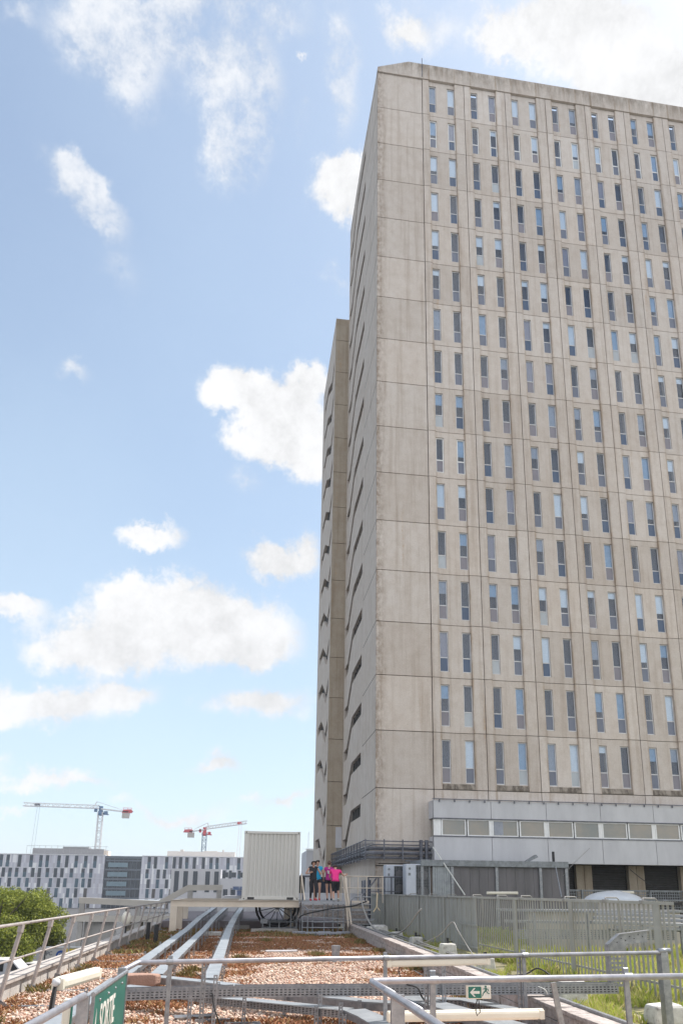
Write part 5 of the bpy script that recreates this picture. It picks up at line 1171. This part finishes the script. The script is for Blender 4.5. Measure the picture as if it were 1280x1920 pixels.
# 4 pink shirt, leaning forward while stepping up, hand on the rail
J = dict(pelvis=(0, 0, .84), waist=(.0, .08, .99), chest=(.0, .20, 1.15), neck=(.0, .28, 1.27), head=(-.02, .36, 1.38), face=(-.2, 1, -.5), shl=(-.18, .19, 1.22), shr=(.18, .20, 1.21), hil=(-.10, 0, .80), hir=(.10, 0, .80),
    ell=(-.24, .26, .96), wrl=(-.16, .42, .86), hal=(-.13, .48, .82), elr=(.34, .26, 1.02), wrr=(.44, .48, 1.05), har=(.47, .56, 1.07),
    knl=(-.08, .10, .44), anl=(-.06, -.08, .10), toel=(-.06, .05, .04), knr=(.12, .26, .50), anr=(.13, .22, .12), toer=(.13, .35, .06))
person('person in a bright pink t-shirt leaning forward with a hand on the cream rail', (3.725, 31.900, 1.324)[:2]+(DK,), R(-6), J, sk, pk, blk, h1, 'short', (m_white, blk), .5, 'capri', 1.03)

# ---------------------------------------------------------------- background: far building
t = thing('clinic_building', 'long modern clinic with striped pale facade and staggered dark windows behind the trees', 'building', (-50, 280, -5))
m_fac = M('facade_strips', (.48, .49, .55), (.38, .39, .45), rough=.7)
def facade_mat():
    m = bpy.data.materials.new('facade'); m.use_nodes = True; tt = m.node_tree; L = tt.links.new; b = tt.nodes['Principled BSDF']; b.inputs['Roughness'].default_value = .6
    g = N(tt, 'ShaderNodeNewGeometry'); v = N(tt, 'ShaderNodeVectorMath', operation='MULTIPLY'); L(g.outputs['Position'], v.inputs[0]); v.inputs[1].default_value = (1/.62, 0, 1/3.45)
    f = N(tt, 'ShaderNodeVectorMath', operation='FLOOR'); L(v.outputs[0], f.inputs[0]); w = N(tt, 'ShaderNodeTexWhiteNoise'); L(f.outputs[0], w.inputs[0])
    r = N(tt, 'ShaderNodeValToRGB'); L(w.outputs[0], r.inputs[0]); e = r.color_ramp.elements; r.color_ramp.interpolation = 'CONSTANT'; e.new(.5); e.new(.8)
    for i, (p, c) in enumerate(((0, (.47, .47, .53)), (.4, (.56, .56, .61)), (.7, (.42, .41, .46)), (.85, (.74, .74, .76)))): e[i].position = p; e[i].color = (*c, 1)
    L(r.outputs[0], b.inputs['Base Color']); return m
m_facade = facade_mat()
BZ = [13.2, 8.75, 5.3, 1.95, -1.5, -4.95]
b = MB()
for lo, hi in zip(BZ[1:], BZ[:-1]):
    for xa, xb in ((-110, -50.1), (-37.3, 12)): b.box(xa, xb, 280, 281, lo+.05, hi-.02)
b.box(-110, 12, 281.01, 300, -5, 13.0)
put('wall', b, m_facade, t)
b = MB(); b.box(-110, -50, 279.8, 282, 13.21, 13.4); b.box(-37.4, 12, 279.8, 282, 13.21, 13.4)
for z in BZ[1:-1]: b.box(-110, -50.1, 279.93, 279.99, z-.03, z+.05); b.box(-37.3, 12, 279.93, 279.99, z-.03, z+.05)
put('band', b, m_white_frame, t)
mw = [glassy('far_glass_dark', (.02, .03, .045), .1), glassy('far_glass_teal', (.04, .09, .13), .1), glassy('far_glass_brown', (.07, .06, .055), .15)]
wins = []
for row, (hi, lo) in enumerate(zip(BZ[:-1], BZ[1:])):
    for xa, xb in ((-96, -52.5), (-36.0, 11)):
        x = xa+rng.random()*1.5
        while x < xb-1.3:
            wins.append((x, lo+.12, 1.12, hi-lo-.32, row)); x += rng.choice([2.2, 2.7, 3.2, 3.9])
wins.sort(key=lambda w: w[4]); rest = MB()
for j, (x, z, w, h, row) in enumerate(wins):
    mi = int(rng.choice(3, p=[.45, .35, .2])) if row > 2 else int(rng.choice(2))
    if j < 100: b = MB().box(x, x+w, 279.90, 279.98, z, z+h*.55); b.box(x, x+w, 279.91, 279.98, z+h*.55, z+h, 1); put('window', b, [mw[mi if mi < 2 else 0], mw[0]] if row < 2 else [mw[mi], mw[mi]], t)
    else: rest.box(x, x+w, 279.90, 279.98, z, z+h, mi)
put('lower_windows', rest, mw, t, kind='stuff')
b = MB(); b.box(-50.05, -37.35, 280.8, 281, -5, 13.0, 0)
for z in (11.6, 8.4, 5.1, 1.8, -1.5): b.box(-50, -37.4, 280.2, 280.78, z-.35, z+.25, 1)
for k in range(9): x = -50+k*1.57; b.box(x, x+.14, 280.3, 280.79, -5, 13, 1)
b.box(-50.05, -37.35, 280.1, 280.85, 12.2, 13.1, 1)
put('curtain_wall', b, [mw[0], M('curtain_frame', (.10, .12, .15), rough=.5)], t)
b = MB()
for z in (9.2, 5.9, 2.6, -.6): b.box(-48.8, -42, 280.05, 280.15, z, z+1.6)
put('balcony_glass', b, glassy('balcony_glass', (.16, .24, .29), .15), t)
b = MB(); b.box(-76, -51.5, 284, 296, 13.4, 15.6); b.box(-66, -57, 285, 290, 15.61, 16.3); b.box(-55, -50, 284.5, 290, 13.4, 15.0, 1)
for k in range(14): x = -78+k*2.1; b.box(x, x+.08, 283.4, 283.5, 13.4, 16.6)
b.box(-78, -50, 283.42, 283.48, 16.4, 16.5)
put('roof_plant', b, [M('roof_plant', (.27, .27, .28), (.20, .20, .21), rough=.7), m_cream], t)
b = MB(); b.box(-29, -4.5, 284, 296, 13.4, 15.3); b.box(-24.5, -23.3, 285, 287, 15.31, 16.0); b.box(-9.2, -8.6, 285, 286, 15.31, 16.1); b.box(-16, -11, 285, 290, 15.31, 15.6); put('roof_block', b, M('roof_block', (.62, .58, .54), rough=.7), t)
t = thing('clinic_building', 'pale lower clinic wing with stepped white blocks just left of the container', 'building', (-6, 230, -5))
b = MB()
for xa, xb, za, zb in ((-22, -7.5, -5, 7.7), (-7.5, 3, 2.2, 5.0), (-7.2, -4.5, -5, 2.2), (-5.2, 3, -5, 0)): b.box(xa, xb, 230+(.5 if xa == -22 else 0), 240, za, zb, 0)
put('wall', b, M('pale_block', (.52, .51, .52), (.46, .45, .47), rough=.7, scale=.3), t)
for x in (-21, -18.4, -15.6, -12, -9.4): put('window', MB().box(x, x+1.3, 230.4, 230.49, 1, 7), mw[0], t)
for x in (-6.6, -4.3, -2):
    put('window', MB().box(x, x+1.3, 229.9, 229.99, 5.3, 6.8), mw[0], t); put('window', MB().box(x, x+1.3, 229.9, 229.99, .1, 1.9), mw[0], t)

# cranes
def lattice(b, p, q, w, n, th, tri=False, mi=0):
    p, q = Vector(p), Vector(q); d = (q-p).normalized()
    a = d.cross(Vector((0, 0, 1))) if abs(d.z) < .9 else Vector((1, 0, 0)); a.normalize(); c = a.cross(d)
    cs = [a*w/2, -a*w/2, Vector((0, 0, w*.9))] if tri else [(a+c)*w/2, (a-c)*w/2, (-a-c)*w/2, (-a+c)*w/2]
    for o in cs: b.bar(p+o, q+o, th, mi=mi)
    m = len(cs)
    for k in range(n):
        u, v = p.lerp(q, k/n), p.lerp(q, (k+1)/n)
        for i in range(m):
            o1, o2 = cs[i], cs[(i+1) % m]
            b.bar(u+o1, v+o2, th*.55, mi=mi)
            if k % 2 == 0: b.bar(u+o1, u+o2, th*.5, mi=mi)
def crane(label, base, top, jib, tail, mats, cab_side=1, fly=True):
    t = thing('tower_crane', label, 'crane', (base[0], base[1], -5))
    T = Vector(top); mm, mj, mr = mats[:3]
    b = MB(); lattice(b, (base[0], base[1], -5), T, 1.9, 20, .34); put('mast', b, mm, t)
    jv = Vector(jib)-T; tv = Vector(tail)-T
    b = MB(); lattice(b, T+Vector((0, 0, 1.6))+jv*.02, Vector(jib), 1.5, 14, .32, True); put('jib', b, mj, t)
    b = MB(); b.bar(T+Vector((0, 0, 1.5)), Vector(tail), 1.6, .5); b.bar(T+jv*.06+Vector((0, 0, 4.4)), Vector(tail), .22); b.bar(T+jv*.10+Vector((0, 0, 1.6)), T+jv*.06+Vector((0, 0, 4.4)), .4); put('counter_jib', b, mj, t)
    b = MB(); k = Vector(tail)-tv*.10; b.box(k.x-1.5, k.x+1.6, k.y-.6, k.y+.6, k.z-2.6, k.z-.3); put('counterweight', b, M('crane_weight', (.45, .42, .38), rough=.9), t)
    b = MB(); q_ = Vector(tail); b.prism([(q_.x-2.8, k.z-.3), (q_.x+1.2, k.z-.3), (q_.x+1.7, k.z+.5), (q_.x+.8, k.z+1.2), (q_.x-2.2, k.z+1.0)], 'y', k.y-.8, k.y+.8)
    for u in (-2.4, -.6, 1.0): b.bar((q_.x+u, k.y, k.z+1), (q_.x+u, k.y, k.z+1.9), .15)
    b.bar((q_.x-2.4, k.y, k.z+1.8), (q_.x+1.0, k.y, k.z+1.8), .15); put('winch', b, mr, t)
    b = MB(); b.tube([(T.x, T.y, T.z-1.4), (T.x, T.y, T.z-.6), (T.x, T.y, T.z+.9), (T.x, T.y, T.z+2.6)], [1.1, 1.4, .8, .9], 8); b.box(T.x+cab_side*2.2-.7, T.x+cab_side*2.2+.7, T.y-1.0, T.y+.6, T.z-1.0, T.z+.5); b.bar((T.x, T.y, T.z-.6), (T.x+cab_side*3.4, T.y, T.z-.9), .4); b.box(T.x-2.6, T.x-1.5, T.y-.8, T.y+.8, T.z+.2, T.z+1.7); put('slewing_unit', b, mats[3], t)
    p = T+jv*.82+Vector((0, 0, 1.0)); b = MB(); b.box(p.x-1, p.x+1, p.y-.6, p.y+.6, p.z-.5, p.z+.4); b.bar(p, (p.x-.7, p.y, 12), .07); b.bar(p+Vector((1, 0, 0)), (p.x+.6, p.y, 12), .07); put('trolley', b, mr if not fly else m_rack, t)
    return t
cw = M('crane_white', (.66, .66, .66), (.56, .56, .56), rough=.5); cr_ = M('crane_red', (.55, .05, .06), (.45, .04, .05), rough=.5); cb = M('crane_blue', (.06, .14, .26), rough=.5); cb2 = M('crane_grey_blue', (.28, .36, .42), rough=.5)
crane('big white tower crane with long jib pointing left and red counterweight housing', (-62.3, 330), (-62.6, 330, 33.2), (-94.2, 330, 35.2), (-51.0, 330, 33.6), (cw, cw, cr_, cb))
crane('smaller red tower crane with its white lattice jib rising to the right', (-20.2, 360), (-20.3, 360, 27.6), (-.8, 360, 32.4), (-27.3, 360, 28.0), (cb2, cw, cr_, cr_), fly=False)

# canopy building at middle distance on the left
t = thing('concrete_canopy', 'pale concrete portal frame building with a sloping roof beam beyond the railing', 'building', (-9, 60, -5))
b = MB()
prof = [(-12.35, 1.10), (-4.63-1.9, .88), (-4.43, 2.08), (-1.78, 2.12), (-1.78, 1.72), (-4.3, 1.66), (-6.5, .42), (-12.35, .66)]
b.prism(prof, 'y', 60, 60.4)
b.box(-12.6, -4.4, 59.95, 60.35, -.66, -.22); put('beam', b, M('pale_fascia', (.56, .52, .47), (.50, .46, .41), rough=.8, scale=1, dirt=((.35, .31, .27), 2, .66)), t)
for x in (-12.3, -8.2, -4.4, -2.2): put('column', MB().box(x, x+.38, 60.02, 60.3, -5, .7 if x < -5 else 1.7), m_parapet, t)
b = MB(); b.box(-11.9, -9.6, 60.6, 60.8, -5, -.7); b.box(-8.9, -7.6, 60.6, 60.8, -5, -.7, 1); b.box(-7.5, -4.2, 60.7, 60.9, -5, -.7); b.box(-12.5, -3, 58, 60, -3.0, -2.8, 2); put('wall', b, [m_parapet, M('rubble_stone', (.30, .26, .20), (.18, .15, .12), rough=.9, scale=2.5, lo=.45, hi=.55), m_galv_lid], t)
b = MB(); b.box(-12.2, -4, 60.5, 70, .70, .85); put('roof', b, m_galv_lid, t)
t = thing('rooftop_boxes', 'cluster of small blue and white rooftop boxes left of the container foot', 'rooftop equipment', (-1.2, 75, 0))
b = MB()
for k, (x0_, x1_, z0_, z1_) in enumerate(((436, 447, 1662, 1668), (448, 453, 1662, 1668), (444, 451, 1670, 1678))): a = (-1.228, 75.000, 1.271); b.box(a[0]+(x0_-436)*.054, a[0]+(x1_-436)*.054, 75, 75.5, 1.75-(z1_-1668)*.053, 1.75-(z0_-1668)*.053)
put('blue_box', b, M('blue_panel', (.15, .20, .34), rough=.5), t)
b = MB(); a = (-2.037, 76.000, 0.653); b.box(a[0], a[0]+3.5, 76, 78, -4, 1.2); b.box(a[0]+1.2, a[0]+1.9, 75.6, 75.9, 1.2, 1.75); put('white_box', b, m_podium, t)
o = put('far_parapet', MB().box(-3.9, 2.0, 52.2, 52.6, -5, .95), m_podium, loc=(-1, 52, 0)); props(o, 'pale far parapet under the cream beam behind the cable trays', 'wall')

# trees
def tree(label, x, y, h, r, seed, n=16000):
    q = np.random.default_rng(seed); t = thing('broadleaf_tree', label, 'tree', (x, y, -5), 'dense trees beyond the parapet')
    b = MB(); b.tube([(x, y, -5), (x+.1, y, -3), (x, y+.1, -1)], [.26, .2, .13], 8)
    for k in range(9):
        a = k*.7+q.random(); z = -3.4+k*.3; b.tube([(x, y, z), (x+math.cos(a)*r*.45, y+math.sin(a)*r*.45, z+1.2), (x+math.cos(a)*r*.75, y+math.sin(a)*r*.75, z+2.2)], [.09, .05, .02], 5)
    put('trunk', b, m_bark, t)
    zc, zr = -5+h*.53, h*.47; m = 60; u = q.normal(size=(m, 3)); u /= np.linalg.norm(u, axis=1)[:, None]; u[:, 2] = np.where(u[:, 2] < -.5, -u[:, 2], u[:, 2]); rad = .55+.42*q.random(m)**.6
    cen = u*rad[:, None]*np.array([r, r, zr])+np.array([x, y, zc]); cr = (.20+.16*q.random(m))*r
    ci = q.integers(0, m, n); v = q.normal(size=(n, 3)); v /= np.linalg.norm(v, axis=1)[:, None]
    P = cen[ci]+v*(cr[ci]*(.6+.45*q.random(n)))[:, None]; s = (.04+.055*q.random(n))[:, None]
    t1 = v+q.normal(size=(n, 3))*.8; a = np.cross(t1, q.normal(size=(n, 3))); a /= np.linalg.norm(a, axis=1)[:, None]; c = np.cross(t1, a); c /= np.linalg.norm(c, axis=1)[:, None]
    V = np.stack([P-a*s*.6, P+c*s*1.4, P+a*s*.6, P-c*s*1.4], 1).reshape(-1, 3); F = np.arange(4*n).reshape(-1, 4)
    o = mesh_np('crown', V, F, m_leaf, kind=None, parent=t)
tree('nearest big rounded tree at the left edge of the photo', -23.0, 62, 7.0, 4.2, 1, 80000)
tree('middle tree in the green row beyond the parapet', -20.0, 65, 6.6, 3.0, 2, 55000)
tree('rightmost rounded tree in the row next to the pale portal building', -17.3, 63.5, 6.35, 3.1, 3, 60000)
tree('low tree peeking out below the others behind the railing posts', -17.9, 60, 4.6, 2.4, 4, 32000)

# street things below
t = thing('delivery_van', 'white van parked below the trees at the left edge', 'van', (-16.2, 57, -5))
b = MB(); b.prism([(-18.2, -4.5), (-14.6, -4.5), (-14.45, -3.9), (-15.0, -3.5), (-15.5, -3.0), (-18.2, -2.9)], 'y', 56, 58); put('body', b, m_podium, t, bevel=.08)
b = MB(); b.prism([(-15.6, -3.7), (-14.98, -3.7), (-15.5, -3.1), (-15.8, -3.1)], 'y', 55.98, 55.995); b.box(-17.6, -16, 55.98, 55.995, -3.75, -3.15); put('window', b, m_black, t)
for x in (-17.4, -15.2): b = MB().tube([(x, 55.95, -4.6), (x, 56.15, -4.6)], .36, 16); put('wheel', b, m_black, t)
for k, (x, lab, m) in enumerate(((-14.3, 'small silver hatchback parked left of the notice board', m_alu), (-12.6, 'dark car roof just showing above the parapet coping', m_rack))):
    t = thing('parked_car', lab, 'car', (x, 60, -5)); b = MB(); b.prism([(x-2, -4.6), (x+2, -4.6), (x+2, -4.1), (x+1.1, -3.95), (x+.5, -3.5), (x-1.2, -3.5), (x-1.9, -4.0)], 'y', 59.2, 60.9); put('body', b, m, t, bevel=.08)
    b = MB(); b.prism([(x-1.0, -3.95), (x+.85, -3.95), (x+.4, -3.58), (x-1.05, -3.58)], 'y', 59.18, 59.195); put('window', b, m_black, t)
    for dx in (-1.2, 1.2): b = MB().tube([(x+dx, 59.15, -4.65), (x+dx, 59.35, -4.65)], .32, 14); put('wheel', b, m_black, t)
t = thing('notice_board', 'grey notice board with blue roundel and yellow band below the trees', 'sign', (-12.2, 55, -5))
b = MB(); b.box(-13.3, -10.4, 55, 55.08, -3.3, -2.15); put('panel', b, M('board_grey', (.52, .50, .47), rough=.6), t)
b = MB(); b.prism([(-11.95, -2.22), (-10.7, -2.22), (-10.9, -2.5), (-11.6, -2.95)], 'y', 54.97, 54.995); put('yellow_band', b, M('board_yellow', (.65, .48, .03), rough=.6), t)
b = MB(); b.tube([(-12.15, 54.96, -2.62), (-12.15, 54.99, -2.62)], .30, 20); put('roundel', b, M('board_blue', (.01, .07, .30), rough=.5), t)
b = MB(); b.tube([(-12.15+.15*math.cos(a), 54.95, -2.62+.12*math.sin(a)) for a in [k*.6 for k in range(10)]], .025, 5); put('emblem', b, m_white, t)
b = MB(); b.box(-13.35, -10.35, 54.94, 55.12, -2.15, -2.08)
for x in (-13.2, -10.6): b.box(x, x+.08, 55.0, 55.08, -5, -2.2)
put('frame', b, m_white_frame, t)
text_mesh('PC', .34, m_rack, .003, Matrix(((1, 0, 0, -13.1), (0, 0, -1, 54.985), (0, 1, 0, -2.62), (0, 0, 0, 1))), t)
t = thing('lamp_mast', 'thin pole with a small bracket standing beyond the parapet', 'pole', (-9.9, 50, -5))
b = MB(); b.tube([(-10.6, 50, -5), (-10.6, 50, -.05)], .04, 6); put('pole', b, m_parapet, t); b = MB().box(-10.7, -10.35, 49.95, 50.05, -.1, .0); put('bracket', b, m_rack, t)
t = thing('floodlight', 'small cream lantern beside dark pipes on the left railing', 'light', (-3.9, 27, .6))
b = MB(); b.ball((-3.95, 27, .78), (.16, .16, .24), 12, 8); put('lantern', b, m_plastic, t, smooth=True); b = MB(); b.tube([(-3.95, 27, .0), (-3.95, 27, .58)], .03, 6); b.tube([(-3.95, 27, 1.0), (-3.95, 27, 1.15)], .05, 8); put('stem', b, m_black, t)
for lab, p in (('black vertical rubber post among the trays near the left railing', (-2.85, 26.2)), ('second black post hard against the leaning railing', (-3.3, 27.8))):
    o = put('black_post', MB().tube([(p[0], p[1], 0), (p[0], p[1], .62)], .07, 10), m_black, loc=(p[0], p[1], 0)); props(o, lab, 'post')

# small loose things on the gravel
for lab, p, l, a, m in (('short grey metal offcut lying under the lower perforated tray', (.12, 10.35), .34, .5, m_galv), ('black pipe end lying left of the grey metal offcut', (-.02, 10.3), .22, .7, m_black), ('thin metal strut lying beneath the crossing tray at left', (-.62, 11.2), .55, .25, m_galv), ('thin pale batten lying flat on the far dark gravel', (1.1, 22.6), .9, .1, m_alu)):
    d = Vector((math.cos(a), math.sin(a), 0))*l/2; c = Vector((p[0], p[1], .05)); props(put('metal_offcut', MB().tube([c-d, c+d*.6, c+d], [.03, .03, .036], 7), m, loc=tuple(c)), lab, 'offcut')
cable('thin black cable snaking over the gravel between the trays', [(-1.2, 12.9, .03), (-.9, 13.6, .03), (-1.05, 14.5, .03), (-.75, 15.6, .03), (-.95, 17, .03)], .014, m_black)
cable('grey cable lying along the foot of the masonry kerb', [(3.75, 10.5, .03), (3.7, 12.5, .04), (3.82, 14.5, .03), (3.8, 17, .04), (3.95, 20, .03)], .012)
cable('loose dark cable hanging from the crossing tray by the slotted support', [(-.35, 9.95, .5), (-.3, 9.9, .30), (-.15, 9.92, .06), (.1, 10.0, .03)], .009, m_black)
# ---------------------------------------------------------------- haze
hm = bpy.data.materials.new('haze'); hm.use_nodes = True; ht = hm.node_tree; ht.nodes.clear()
pv = ht.nodes.new('ShaderNodeVolumePrincipled'); pv.inputs['Density'].default_value = .00035; pv.inputs['Color'].default_value = (.85, .9, 1, 1)
ho = ht.nodes.new('ShaderNodeOutputMaterial'); ht.links.new(pv.outputs[0], ho.inputs['Volume'])
put('haze', MB().box(-2510, 2510, -70, 4010, -6.2, 75), hm, kind='stuff')
